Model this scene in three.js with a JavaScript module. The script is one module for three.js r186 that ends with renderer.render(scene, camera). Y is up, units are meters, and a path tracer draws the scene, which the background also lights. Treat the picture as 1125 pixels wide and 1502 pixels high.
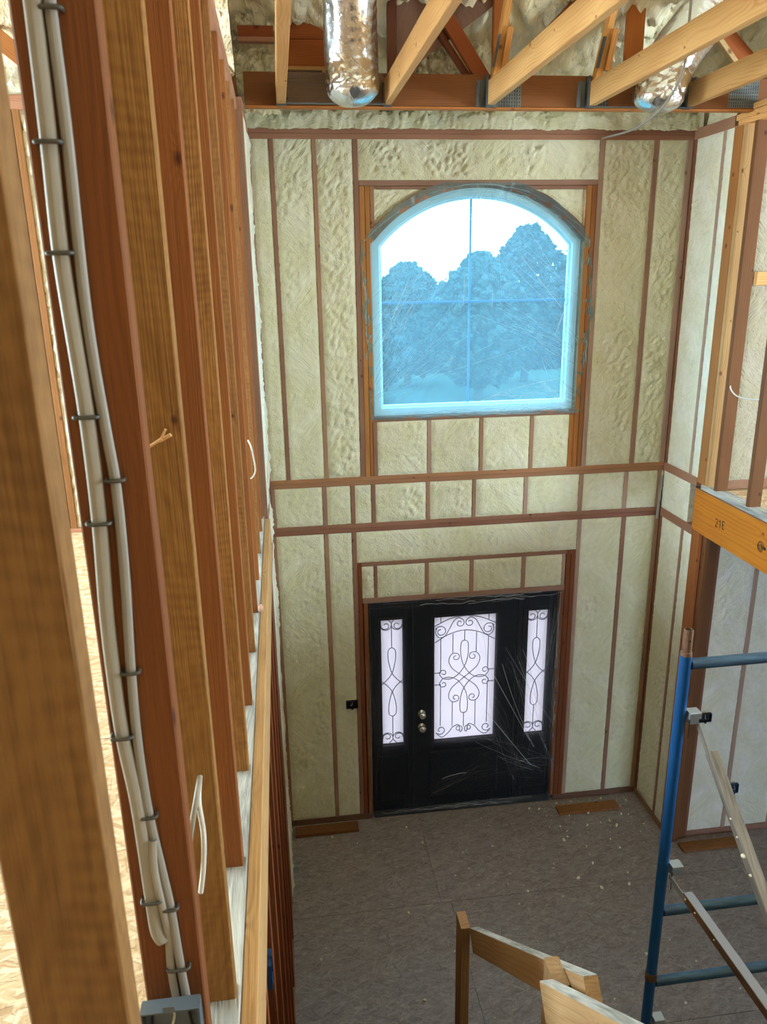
import * as THREE from 'three';
import { mergeGeometries } from 'three/addons/utils/BufferGeometryUtils.js';
import { RectAreaLightUniformsLib } from 'three/addons/lights/RectAreaLightUniformsLib.js';
import { FontLoader } from 'three/addons/loaders/FontLoader.js';
import { TextGeometry } from 'three/addons/geometries/TextGeometry.js';
import { createNoise3D } from 'simplex-noise';

// ------------------------------------------------------------------ camera, sky, daylight, exposure
// x runs along the entrance wall, z towards the viewer, y up from the foyer floor. E is the eye height;
// the helpers below take heights measured from eye level and add E.
const E = 4.76;
const scene = new THREE.Scene();
const camera = new THREE.PerspectiveCamera(2 * Math.atan(751 / 1138) * 180 / Math.PI, 1125 / 1502, 0.05, 300);
camera.position.set(0, E, 0);
camera.quaternion.setFromRotationMatrix(new THREE.Matrix4().makeBasis(
  new THREE.Vector3(0.99123, -0.01652, 0.13110), new THREE.Vector3(0.05447, 0.95503, -0.29147), new THREE.Vector3(-0.12039, 0.29606, 0.94755)));
camera.focus = 5.4;
camera.userData.fStop = 11;

{ // a bright hazy sky, a little bluer overhead
  const W = 64, H = 32, d = new Float32Array(W * H * 4);
  for (let j = 0; j < H; j++) {
    const t = Math.max(0, Math.sin(((j + 0.5) / H - 0.5) * Math.PI)), k = Math.pow(t, 0.6);
    for (let i = 0; i < W; i++) d.set([0.86 - 0.32 * k, 1.0 - 0.20 * k, 1.16 - 0.06 * k, 1], (j * W + i) * 4);
  }
  const sky = new THREE.DataTexture(d, W, H, THREE.RGBAFormat, THREE.FloatType);
  sky.mapping = THREE.EquirectangularReflectionMapping; sky.magFilter = THREE.LinearFilter; sky.needsUpdate = true;
  scene.background = sky;
}
const SKY = 9.0;
scene.backgroundIntensity = SKY;
RectAreaLightUniformsLib.init();
function dayWindowLight(name, [x, y, z], [tx, ty, tz], w, h, k, color = 0xffffff) {   // area light at an unseen window opening, added on top of the sky
  const l = new THREE.RectAreaLight(color, k, w, h);
  l.name = name; l.position.set(x, y + E, z); l.lookAt(tx, ty + E, tz); scene.add(l);
}
const COOL = 0xb4daff;
dayWindowLight('daylight_upper_left_room', [-4.93, -0.1, -3.3], [0, -0.1, -3.3], 2.4, 1.6, 34, 0xe1faff);
dayWindowLight('added_light_upper_right_room', [6.93, -0.1, -1.5], [0, -0.1, -1.5], 2.0, 1.5, 48, 0xe1faff);  // added window light, placed to brighten the entrance wall
dayWindowLight('added_light_lower_back', [4.9, -3.25, 4.42], [4.9, -3.25, 0], 2.6, 1.7, 11, COOL);  // added window light, placed to lift the lower right foam

const renderer = new THREE.WebGLRenderer();
renderer.toneMapping = THREE.LinearToneMapping;
renderer.toneMappingExposure = 1.13;
renderer.shadowMap.enabled = true;

// ------------------------------------------------------------------ helpers
function rng(seed) { let s = seed >>> 0; return () => { s = (s + 0x6d2b79f5) | 0; let t = Math.imul(s ^ (s >>> 15), 1 | s); t = (t + Math.imul(t ^ (t >>> 7), 61 | t)) ^ t; return ((t ^ (t >>> 14)) >>> 0) / 4294967296; }; }
const R = rng(20240611);
const N3 = createNoise3D(rng(77));
const clamp = (x, a = 0, b = 1) => Math.min(b, Math.max(a, x));
const sstep = (a, b, x) => { const t = clamp((x - a) / (b - a)); return t * t * (3 - 2 * t); };
const lerp = (a, b, t) => a + (b - a) * t;
const V = (x, y, z) => new THREE.Vector3(x, y, z);
const P = (x, y, z) => new THREE.Vector3(x, y + E, z);          // height measured from the eye
const X = V(1, 0, 0), Y = V(0, 1, 0), Z = V(0, 0, 1);

const used = new Map();
function numbered(name) { const n = used.get(name) ?? 0; used.set(name, n + 1); return n ? `${name}_${String(n).padStart(3, '0')}` : name; }
function group(name, data) { const g = new THREE.Group(); g.name = numbered(name); g.userData = data; scene.add(g); return g; }
const thing = (name, label, category, grp) => group(name, grp ? { label, category, group: grp } : { label, category });
const structure = (name) => group(name, { kind: 'structure' });
function part(name, geo, mat, parent, data) {
  const m = new THREE.Mesh(geo, mat); m.name = name; m.castShadow = m.receiveShadow = true;
  if (data) m.userData = data;
  parent.add(m); return m;
}
function solo(name, geo, mat, label, category, grp) {            // a thing that is one mesh, standing at its own base
  geo.computeBoundingBox(); const b = geo.boundingBox, c = V((b.min.x + b.max.x) / 2, b.min.y, (b.min.z + b.max.z) / 2);
  geo.translate(-c.x, -c.y, -c.z);
  const m = part(numbered(name), geo, mat, scene, grp ? { label, category, group: grp } : { label, category }); m.position.copy(c); return m;
}
function settle(g) {                                             // put a group at the middle of its base; its parts keep their places
  const b = new THREE.Box3().setFromObject(g), c = V((b.min.x + b.max.x) / 2, b.min.y, (b.min.z + b.max.z) / 2);
  g.position.copy(c); for (const k of g.children) k.position.sub(c);
  return g;
}

// sawn lumber: an eight-sided prism with eased edges; u runs round the board, v along it (texture tile 0.3 m by 2.4 m)
function lumberGeo(c, aL, aW, L, W, T, ch = 0.003) {
  const aT = V(0, 0, 0).crossVectors(aL, aW).normalize(), pos = [], nor = [], uv = [], ou = R(), ov = R();
  const w = W / 2, t = T / 2; ch = Math.min(ch, w * 0.4, t * 0.4);
  const ring = [[w - ch, -t], [w, -t + ch], [w, t - ch], [w - ch, t], [-w + ch, t], [-w, t - ch], [-w, -t + ch], [-w + ch, -t]];
  const at = ([a, b], l) => V(0, 0, 0).addScaledVector(aW, a).addScaledVector(aT, b).addScaledVector(aL, l).add(c);
  let u = 0;
  for (let i = 0; i < 8; i++) {
    const a = ring[i], b = ring[(i + 1) % 8], len = Math.hypot(b[0] - a[0], b[1] - a[1]);
    const n = V(0, 0, 0).addScaledVector(aW, (b[1] - a[1]) / len).addScaledVector(aT, -(b[0] - a[0]) / len);
    const q = [at(a, -L / 2), at(b, -L / 2), at(b, L / 2), at(a, L / 2)], uu = [u, u + len, u + len, u], vv = [0, 0, L, L];
    for (const k of [0, 1, 2, 0, 2, 3]) { pos.push(q[k].x, q[k].y, q[k].z); nor.push(n.x, n.y, n.z); uv.push(uu[k] / 0.3 + ou, vv[k] / 2.4 + ov); }
    u += len;
  }
  for (const s of [-1, 1]) for (let i = 1; i < 7; i++) {
    const idx = s > 0 ? [0, i, i + 1] : [0, i + 1, i];
    for (const k of idx) { const p = at(ring[k], s * L / 2); pos.push(p.x, p.y, p.z); nor.push(aL.x * s, aL.y * s, aL.z * s); uv.push(ring[k][0] / 0.3 + ou, ring[k][1] * 4 + ov); }
  }
  const g = new THREE.BufferGeometry();
  g.setAttribute('position', new THREE.Float32BufferAttribute(pos, 3)); g.setAttribute('normal', new THREE.Float32BufferAttribute(nor, 3)); g.setAttribute('uv', new THREE.Float32BufferAttribute(uv, 2));
  return g;
}
function boxGeo(x0, x1, y0, y1, z0, z1, ch) {                    // axis-aligned lumber, grain along its longest side
  const d = [x1 - x0, y1 - y0, z1 - z0], c = P((x0 + x1) / 2, (y0 + y1) / 2, (z0 + z1) / 2), ax = [X, Y, Z];
  const o = [0, 1, 2].sort((a, b) => d[b] - d[a]);
  return lumberGeo(c, ax[o[0]], ax[o[1]], d[o[0]], d[o[1]], d[o[2]], ch);
}
function boardGeo(p0, p1, wide, W, T, ch) {                      // lumber from p0 to p1, its wide side along the direction wide
  const a = p1.clone().sub(p0), L = a.length(); a.normalize();
  const w = wide.clone().addScaledVector(a, -wide.dot(a)).normalize();
  return lumberGeo(p0.clone().add(p1).multiplyScalar(0.5), a, w, L, W, T, ch);
}
function tube(points, r, seg = 40, rad = 8, closed = false) { return new THREE.TubeGeometry(new THREE.CatmullRomCurve3(points, closed), seg, r, rad, closed); }
function grid(nx, ny, fn, wrapU = false) {                       // indexed grid of fn(i/nx, j/ny) -> [Vector3, u, v]
  const pos = [], uv = [], idx = [];
  for (let j = 0; j <= ny; j++) for (let i = 0; i <= nx; i++) { const [p, u, v] = fn(i / nx, j / ny, i, j); pos.push(p.x, p.y, p.z); uv.push(u, v); }
  for (let j = 0; j < ny; j++) for (let i = 0; i < nx; i++) { const a = j * (nx + 1) + i, b = a + 1, c = a + nx + 1, d = c + 1; idx.push(a, b, d, a, d, c); }
  const g = new THREE.BufferGeometry(); g.setIndex(idx);
  g.setAttribute('position', new THREE.Float32BufferAttribute(pos, 3)); g.setAttribute('uv', new THREE.Float32BufferAttribute(uv, 2));
  g.computeVertexNormals(); return g;
}

// ------------------------------------------------------------------ procedural textures
function dataTex(w, h, fn, srgb) {
  const d = new Uint8Array(w * h * 4);
  for (let j = 0; j < h; j++) for (let i = 0; i < w; i++) { const c = fn(i / w, j / h); const o = (j * w + i) * 4; d[o] = clamp(c[0]) * 255; d[o + 1] = clamp(c[1]) * 255; d[o + 2] = clamp(c[2]) * 255; d[o + 3] = 255; }
  const t = new THREE.DataTexture(d, w, h); t.wrapS = t.wrapT = THREE.RepeatWrapping; t.magFilter = THREE.LinearFilter; t.minFilter = THREE.LinearMipmapLinearFilter;
  if (srgb) t.colorSpace = THREE.SRGBColorSpace; t.needsUpdate = true; return t;
}
// noise that closes on itself in both directions of the tile
const loopN = (u, v, fu, fv, s) => { const a = u * 6.2832, b = v * 6.2832; return N3(Math.cos(a) * fu / 6.2832 + s, Math.sin(a) * fu / 6.2832 + Math.cos(b) * fv / 6.2832 * 0.93, Math.sin(b) * fv / 6.2832 + s * 1.7 + Math.cos(a) * 0.1); };
function woodTex(seed, light, dark, o = {}) {
  const r = rng(seed), knots = []; for (let i = 0; i < (o.knots ?? 7); i++) knots.push([r(), r(), 0.007 + 0.013 * r()]);
  const rings = o.rings ?? 26, saw = o.saw ?? 0;
  return dataTex(256, 1024, (u, v) => {
    let x = u + 0.05 * loopN(u, v, 2, 3, seed) + 0.012 * loopN(u, v, 3, 14, seed + 3), kd = 0;
    for (const [ku, kv, kr] of knots) {
      let du = u - ku, dv = v - kv; du -= Math.round(du); dv -= Math.round(dv); du *= 0.3; dv *= 2.4;
      const d = Math.hypot(du, dv * 0.75); x += 0.35 * Math.sign(du || 1) * Math.exp(-d / (kr * 1.6)) * kr / 0.03;
      kd = Math.max(kd, sstep(kr, kr * 0.2, d) * (0.8 + 0.1 * Math.sin(d * 700)));
    }
    let g = 0.5 + 0.5 * Math.sin(x * rings * 6.2832); g = Math.pow(g, 2.2) * (0.5 + 0.5 * loopN(u, v, 6, 2, seed + 9)) * (o.figure ?? 1);
    const fib = 0.5 + 0.5 * loopN(u, v, 90, 8, seed + 5), blot = 0.5 + 0.5 * loopN(u, v, 1.5, 5, seed + 11);
    let k = 0.12 + 0.5 * g + 0.22 * (fib - 0.5) + 0.28 * (blot - 0.4);
    if (saw) k += saw * (0.5 * loopN(u, v, 14, 46, seed + 17) + 0.35 * Math.sin(v * 6.2832 * 110 + 4 * loopN(u, v, 2, 6, seed + 19)) * (0.4 + 0.6 * loopN(u, v, 3, 9, seed + 23)));
    k = clamp(k, 0, 1.15);
    const st = (o.stain ?? 0) * sstep(0.15, 0.6, loopN(u, v, 5, 16, seed + 31));
    return [0, 1, 2].map((c) => lerp(lerp(lerp(light[c], dark[c], k), dark[c] * [0.72, 0.58, 0.45][c], kd), (o.stainColor ?? [0.72, 0.66, 0.55])[c], st));
  }, true);
}
const h2 = (hex) => [(hex >> 16 & 255) / 255, (hex >> 8 & 255) / 255, (hex & 255) / 255];
const TEX = {
  fir: woodTex(11, h2(0xc8995e), h2(0x8e602f), { knots: 6, figure: 0.7 }),
  rough: woodTex(23, h2(0xc9a068), h2(0x8c6234), { knots: 4, saw: 0.42, rings: 16, figure: 0.5 }),
  pale: woodTex(37, h2(0xe6cca4), h2(0xb88e60), { knots: 8, rings: 18 }),
  dusty: woodTex(53, h2(0xb49482), h2(0x7e6152), { knots: 3, figure: 0.7, stain: 0.45, stainColor: [0.66, 0.58, 0.48] }),
  laminated: woodTex(67, h2(0xf2ab3a), h2(0xc06f10), { knots: 3, rings: 9 }),
};
const woodBump = dataTex(256, 1024, (u, v) => { const g = 0.5 + 0.25 * loopN(u, v, 70, 6, 4) + 0.2 * loopN(u, v, 20, 40, 8) * (0.5 + 0.5 * loopN(u, v, 2, 5, 2)); return [g, g, g]; });
const foamBump = dataTex(512, 512, (u, v) => { const a = loopN(u, v, 22, 22, 1), b = loopN(u, v, 60, 60, 5), c = loopN(u, v, 130, 130, 9); const g = 0.5 + 0.24 * a + 0.16 * b + 0.1 * c - 0.4 * sstep(0.55, 0.75, loopN(u, v, 40, 40, 13)); return [g, g, g]; });
const foamColor = dataTex(512, 512, (u, v) => { const a = 0.5 + 0.5 * loopN(u, v, 4, 4, 21), b = 0.5 + 0.5 * loopN(u, v, 17, 17, 22), k = 0.92 + 0.08 * (0.6 * a + 0.4 * b); return [k, k * (0.985 + 0.015 * b), k * (0.93 + 0.07 * a)]; }, true);
const splotch = dataTex(256, 256, (u, v) => { const k = 0.62 + 0.24 * loopN(u, v, 6, 6, 71) + 0.16 * loopN(u, v, 24, 24, 72); return [k, k, k]; });
function canvasTex(w, h, draw, srgb = true) {
  const c = document.createElement('canvas'); c.width = w; c.height = h; draw(c.getContext('2d'), w, h);
  const t = new THREE.CanvasTexture(c); t.wrapS = t.wrapT = THREE.RepeatWrapping; if (srgb) t.colorSpace = THREE.SRGBColorSpace; return t;
}
function osbTex(seed, tones, base, dust) {                       // pressed wood strands, 1.2 m tile
  const r = rng(seed);
  return canvasTex(1024, 1024, (g, w, h) => {
    g.fillStyle = base; g.fillRect(0, 0, w, h);
    for (let i = 0; i < 5200; i++) {
      const x = r() * w, y = r() * h, L = 30 + 70 * r(), b = 5 + 13 * r(), a = (r() - 0.5) * 1.5 + (r() < 0.25 ? 1.2 : 0);
      g.fillStyle = tones[Math.floor(r() * tones.length)]; g.globalAlpha = 0.35 + 0.5 * r();
      for (const ox of [-w, 0, w]) for (const oy of [-h, 0, h]) {
        if (Math.abs(x + ox - w / 2) > w / 2 + 110 || Math.abs(y + oy - h / 2) > h / 2 + 110) continue;
        g.save(); g.translate(x + ox, y + oy); g.rotate(a); g.beginPath(); g.moveTo(-L / 2, -b / 2); g.lineTo(L / 2 - 4, -b / 2 + 2); g.lineTo(L / 2, b / 2); g.lineTo(-L / 2 + 5, b / 2 - 1); g.fill();
        if (r() < 0.5) { g.globalAlpha *= 0.6; g.fillStyle = 'rgba(40,22,10,0.5)'; g.fillRect(-L / 2, b / 2 - 1, L, 1.6); }
        g.restore();
      }
    }
    if (dust) { for (let i = 0; i < 260; i++) { g.globalAlpha = 0.05; g.fillStyle = dust; g.beginPath(); g.ellipse(r() * w, r() * h, 20 + 90 * r(), 8 + 26 * r(), (r() - 0.5) * 0.5, 0, 7); g.fill(); } }
    g.globalAlpha = 1;
  });
}
const osbBright = osbTex(5, ['#e6cba8', '#dcbd97', '#cca983', '#f0dcc0', '#bb9670'], '#d6b792');
const osbDusty = osbTex(6, ['#938a89', '#877d7d', '#a19797', '#786f71', '#8f8688'], '#887e7e', '#bcbabc');

// ------------------------------------------------------------------ materials
const woods = new Map();
function wood(kind, tint = 0xffffff, rough = 0.78) {
  const key = kind + tint; if (!woods.has(key)) woods.set(key, new THREE.MeshStandardMaterial({ map: TEX[kind], color: tint, roughness: rough, bumpMap: woodBump, bumpScale: kind === 'rough' ? 0.004 : 0.0015 }));
  return woods.get(key);
}
const std = (o) => new THREE.MeshStandardMaterial(o), phys = (o) => new THREE.MeshPhysicalMaterial(o);
const M = {
  foam: std({ color: new THREE.Color().setRGB(0.80, 0.785, 0.61), map: foamColor, roughness: 0.85, bumpMap: foamBump, bumpScale: 0.005 }),
  paleFoam: std({ color: new THREE.Color().setRGB(0.86, 0.83, 0.72), map: foamColor, roughness: 0.85, bumpMap: foamBump, bumpScale: 0.006 }),
  roofFoam: std({ color: new THREE.Color().setRGB(0.92, 0.84, 0.64), map: foamColor, roughness: 0.6, bumpMap: foamBump, bumpScale: 0.008 }),
  dustAndSkylitGrey: std({ color: 0xcac6bf, map: splotch, roughness: 0.9, bumpMap: foamBump, bumpScale: 0.004 }),  // pale dust; also the painted skylight on the rail board tops
  shell: std({ map: osbBright, color: 0x9a8266, roughness: 0.9 }),
  sheathing: std({ map: osbBright, color: 0xb9a58a, roughness: 0.9 }),
  osbBright: std({ map: osbBright, roughness: 0.8, bumpMap: osbBright, bumpScale: 0.0015 }),
  osbDusty: std({ map: osbDusty, roughness: 0.5, bumpMap: osbDusty, bumpScale: 0.0012 }),
  vinyl: std({ color: 0xeef1f4, roughness: 0.35 }),
  gridBar: std({ color: 0x55718c, roughness: 0.5 }),
  glass: phys({ color: new THREE.Color().setRGB(0.44, 0.86, 1.0), transmission: 1, roughness: 0, thickness: 0, ior: 1.5 }),
  frosted: phys({ color: new THREE.Color().setRGB(0.56, 0.475, 0.455), transmission: 1, roughness: 0.95, thickness: 0, ior: 1.45 }),
  doorBlack: phys({ color: 0x06070b, roughness: 0.5, specularIntensity: 0.35 }),
  came: std({ color: 0x8f95a4, roughness: 0.5, metalness: 0.3 }),
  nickel: std({ color: 0xdfdcd6, roughness: 0.25, metalness: 0.9 }),
  foil: std({ color: 0xdfe3ea, metalness: 1, roughness: 0.26, bumpMap: foamBump, bumpScale: 0.0016 }),
  galvanized: std({ color: 0x7c7f80, map: splotch, metalness: 0.45, roughness: 0.6 }),
  jacket: std({ color: 0x9e968a, roughness: 0.55 }),
  jacketGrey: std({ color: 0x958f88, roughness: 0.55 }),
  whiteWire: std({ color: 0xd8d4cc, roughness: 0.5 }),
  staple: std({ color: 0x55534f, metalness: 0.4, roughness: 0.5 }),
  boxBlue: std({ color: 0x2a4568, roughness: 0.45 }),
  boxBlack: std({ color: 0x12151a, roughness: 0.5 }),
  boxGrey: std({ color: 0x57616e, roughness: 0.5 }),
  copper: std({ color: 0xb87333, metalness: 1, roughness: 0.35 }),
  scaffoldBlue: std({ color: 0x1a5490, roughness: 0.4, metalness: 0.25 }),
  scaffoldWorn: std({ color: 0x4f769c, map: splotch, roughness: 0.5, metalness: 0.35 }),
  rust: std({ color: 0x8a6650, map: splotch, roughness: 0.75, metalness: 0.3 }),
  braceSteel: std({ color: 0x9d9186, map: splotch, roughness: 0.6, metalness: 0.35 }),
  braceGrey: std({ color: 0x9395a0, roughness: 0.5, metalness: 0.3 }),
  lock: std({ color: 0xaab4bd, roughness: 0.4, metalness: 0.6 }),
  pinkFoam: std({ color: 0xd8b09a, roughness: 0.9 }),
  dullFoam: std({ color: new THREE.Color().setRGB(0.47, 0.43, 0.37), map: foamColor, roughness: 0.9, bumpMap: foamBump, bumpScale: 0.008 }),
  crumb: std({ color: 0xe6e0cf, roughness: 0.95 }),
  slot: std({ color: 0x2c2e30, roughness: 0.7 }),
  ink: std({ color: 0x1c1712, roughness: 0.8 }),
  leaf: std({ color: 0x1a2a1e, roughness: 0.8 }), leafDark: std({ color: 0x14231b, roughness: 0.8 }),
  bark: std({ color: 0x4a3b30, roughness: 0.9 }), lawn: std({ color: 0x3d4c33, roughness: 1 }),
};

// film: thin clear sheeting with milky creases
function creaseTex(seed, edge, fans, longs) {                            // fans [x, y, direction, spread, reach, count] in sheet fractions, y up
  return canvasTex(1024, 1024, (g, w, h) => {
    const r = rng(seed); g.fillStyle = '#fbfbfb'; g.fillRect(0, 0, w, h); g.lineCap = 'round';
    for (const [x, y, dir, spread, reach, n] of fans) for (let i = 0; i < n; i++) {
      const a = dir + (r() - 0.5) * spread, s0 = 0.02 + 0.25 * r(), L = reach * (0.35 + 0.65 * r()), ox = (r() - 0.5) * 0.10, oy = (r() - 0.5) * 0.10, c = Math.cos(a), sn = Math.sin(a);
      g.strokeStyle = `rgba(${r() < 0.2 ? 70 : 150},${150},${150},${0.10 + 0.45 * Math.pow(r(), 2)})`; g.lineWidth = 0.6 + 3.2 * Math.pow(r(), 4);
      g.beginPath(); g.moveTo((x + ox + c * s0 * L) * w, (1 - y - oy - sn * s0 * L) * h); g.quadraticCurveTo((x + ox + c * L * 0.6 + 0.012 * (r() - 0.5)) * w, (1 - y - oy - sn * L * 0.6) * h, (x + c * L) * w, (1 - y - sn * L) * h); g.stroke();
    }
    for (const path of edge) for (let k = 0; k < 16; k++) {         // bunched folds that follow the stapled edge
      const off = 0.002 + 0.035 * Math.pow(r(), 1.6), ph = r() * 40, i0 = Math.floor(r() * path.length * 0.7), i1 = Math.min(path.length, i0 + 8 + Math.floor(r() * 30));
      g.strokeStyle = `rgba(110,110,110,${0.15 + 0.4 * r()})`; g.lineWidth = 0.8 + 3 * Math.pow(r(), 3); g.beginPath();
      for (let i = i0; i < i1; i++) { const [x, y] = path[i], d = Math.hypot(0.5 - x, 0.5 - y), q = off + 0.007 * N3(i * 0.16, ph, 5); g.lineTo((x + (0.5 - x) / d * q) * w, (1 - y - (0.5 - y) / d * q) * h); } g.stroke();
    }
    for (const [x0, y0, x1, y1, wd] of longs) { g.strokeStyle = 'rgba(120,120,120,0.6)'; g.lineWidth = wd; g.beginPath(); g.moveTo(x0 * w, (1 - y0) * h); g.lineTo(x1 * w, (1 - y1) * h); g.stroke(); }
    for (let i = 0; i < 500; i++) { g.strokeStyle = `rgba(170,170,170,${0.06 + 0.12 * r()})`; g.lineWidth = 0.8; const x = r() * w, y = r() * h, a = -0.3 + 0.9 * r(); g.beginPath(); g.moveTo(x, y); g.lineTo(x + 50 * Math.cos(a) * r(), y + 50 * Math.sin(a) * r()); g.stroke(); }
  }, false);
}
const run = (f) => Array.from({ length: 61 }, (_, i) => f(i / 60));
const edgeBox = [run((t) => [t, 0.005]), run((t) => [t, 0.995]), run((t) => [0.005, t]), run((t) => [0.995, t])];
const edgeArch = [run((t) => [t, 0.008]), run((t) => [0.012, t * 0.78]), run((t) => [0.99, t * 0.78]), run((t) => [t, 0.995 - 0.24 * (2 * t - 1) ** 2])];
M.windowFilm = phys({ color: new THREE.Color().setRGB(0.66, 0.90, 1.0), transmission: 0.94, transmissionMap: creaseTex(91, edgeArch, [[0.05, 0.10, 0.75, 1.1, 0.75, 60], [0.05, 0.35, 0.95, 0.5, 0.5, 40], [0.07, 0.55, 0.8, 0.6, 0.4, 30], [0.95, 0.25, 2.4, 0.8, 0.5, 40], [0.93, 0.5, 2.35, 0.4, 0.5, 24], [0.5, 0.98, -1.57, 1.6, 0.55, 60], [0.93, 0.06, 2.5, 1.0, 0.35, 40], [0.55, 0.05, 0.1, 0.5, 0.4, 40]], [[0.44, 0.62, 0.435, 0.5, 5], [0.56, 0.56, 0.56, 0.49, 3], [0.20, 0.60, 0.08, 0.33, 5], [0.25, 0.64, 0.10, 0.36, 3], [0.68, 0.70, 0.86, 0.48, 4], [0.66, 0.64, 0.82, 0.48, 3], [0.93, 0.62, 0.84, 0.36, 5]]), roughness: 0.34, thickness: 0, ior: 1.3, side: THREE.DoubleSide });
M.doorFilm = phys({ color: new THREE.Color().setRGB(0.90, 0.94, 1.0), transmission: 1.0, transmissionMap: creaseTex(92, edgeBox, [[0.72, 0.75, -1.1, 0.35, 0.75, 40], [0.60, 0.50, -0.9, 0.5, 0.5, 30], [0.55, 0.95, -1.35, 0.5, 0.5, 26], [0.98, 0.98, -1.7, 0.3, 0.8, 26], [0.98, 0.15, 2.9, 0.6, 0.45, 26], [0.35, 0.1, 0.4, 0.5, 0.4, 14]], [[0.66, 0.62, 0.86, 0.30, 3]]), roughness: 0.24, thickness: 0, ior: 1.12, side: THREE.DoubleSide });

// ------------------------------------------------------------------ spray foam
// A slab of foam in a framing bay: origin at its lower left, ux and uy along its face, n out of the wall.
function foamGeo(o, ux, uy, w, h, seed, k = {}) {
  const n = V(0, 0, 0).crossVectors(ux, uy).normalize(), cell = k.cell ?? 0.013, amp = k.amp ?? 1, lump = k.lump ?? 0.5, over = k.over ?? 0.004;
  const nx = Math.max(2, Math.ceil(w / cell)), ny = Math.max(2, Math.ceil(h / cell)), s = seed * 3.17, depth = k.depth ?? 0.05;
  const surf = (a, b) => {
    let u = a * w, v = b * h;
    const ea = Math.min(u, w - u), eb = Math.min(v, h - v), e = Math.min(ea, eb);
    const m = sstep(0.98 - lump, 1.30 - lump, 0.5 + 0.6 * N3(u * 1.9 + s, v * 1.1, s));
    const l1 = Math.abs(N3(u * 13 + s, v * 10, s + 2)), l2 = Math.abs(N3(u * 30, v * 24 + s, s + 4));
    const ledge = N3(u * 3.1, v * 2.3 + s, s + 8), cut = sstep(0.0, 0.03, ledge) - sstep(0.06, 0.3, ledge);
    let d = 0.006 * N3(u * 3 + s, v * 2.2, s) + m * (0.017 * (l1 - 0.25) + 0.010 * (l2 - 0.2)) + 0.003 * cut + 0.0025 * N3(u * 9, v * 7, s + 1) - 0.006 * sstep(0.62, 0.8, N3(u * 11, v * 11, s + 6));
    d = d * amp * sstep(-0.01, 0.05, e) - 0.008 * (1 - sstep(0, 0.025, e)) + 0.005;
    // ragged edge over the lumber
    const j = over * (0.6 + 1.0 * N3(u * 22 + s, v * 22, s + 3));
    if (a === 0) u -= j; if (a === 1) u += j; if (b === 0) v -= j; if (b === 1) v += j;
    return [u, v, d];
  };
  const at = (u, v, d) => o.clone().addScaledVector(ux, u).addScaledVector(uy, v).addScaledVector(n, d);
  const face = grid(nx, ny, (a, b) => { const [u, v, d] = surf(a, b); return [at(u, v, d), u + s, v + s]; });
  const skirts = [];
  for (const side of [0, 1, 2, 3]) {
    const m = side % 2 ? ny : nx;
    skirts.push(grid(m, 1, (t, q) => { const [a, b] = side === 0 ? [t, 0] : side === 1 ? [1, t] : side === 2 ? [1 - t, 1] : [0, 1 - t]; const [u, v, d] = surf(a, b); return [at(u, v, q ? d : -depth), u, v]; }));
  }
  return mergeGeometries([face, ...skirts]);
}
let foamSeed = 1;
function foamBay(parent, x0, x1, y0, y1, z, k = {}) { return part('foam_panel', foamGeo(P(x0, y0, z - 0.004), X, Y, x1 - x0, y1 - y0, foamSeed++, k), k.mat ?? M.foam, parent); }

// ------------------------------------------------------------------ entrance wall
const ZF = -5.9, D6 = 0.14;                                      // stud faces, stud depth
const wallFront = structure('wall_front');
const dusty = [wood('dusty'), wood('dusty', 0xe8d8d0), wood('dusty', 0xd8c0b4), wood('dusty', 0xf4e4d4)];
const pick = (a) => a[Math.floor(R() * a.length)];
const fStud = (x0, x1, y0, y1, mat, name = 'stud') => part(name, boxGeo(x0, x1, y0, y1, ZF - D6, ZF + (R() - 0.5) * 0.002), mat ?? pick(dusty), wallFront);
// sheathing with the two openings left out
for (const [x0, x1, y0, y1] of [[-0.3, 0.60, -4.76, 1.15], [2.40, 3.25, -4.76, 1.15], [0.60, 2.40, 0.62, 1.15], [0.60, 2.40, -2.60, -1.09]]) part('sheathing', boxGeo(x0, x1, y0, y1, ZF - D6 - 0.02, ZF - D6, 0.001), M.sheathing, wallFront);
for (const [x0, x1, y0, y1] of [[0.60, 0.68, -1.09, 0.62], [2.31, 2.40, -1.09, 0.62], [0.60, 0.625, -4.76, -2.60], [2.27, 2.40, -4.76, -2.60]]) part('sheathing', boxGeo(x0, x1, y0, y1, ZF - D6 - 0.02, ZF - D6, 0.001), M.sheathing, wallFront);
// plates
for (const [y0, y1] of [[0.884, 0.920], [0.9205, 0.957]]) fStud(-0.16, 3.12, y0, y1, wood('dusty', 0xf8d8c4), 'top_plate');
for (const [y0, y1, c] of [[-1.577, -1.543, 0xffdcb4], [-1.612, -1.5775, 0xf0d0b0], [-1.966, -1.930, 0xe0c0b0], [-2.003, -1.9665, 0xd4aea0]]) fStud(-0.14, 3.10, y0, y1, wood('dusty', c), 'plate');
for (const [x0, x1] of [[-0.14, 0.60], [2.30, 3.10]]) fStud(x0, x1, -4.76, -4.70, wood('dusty', 0xa89484), 'sole_plate');
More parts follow.
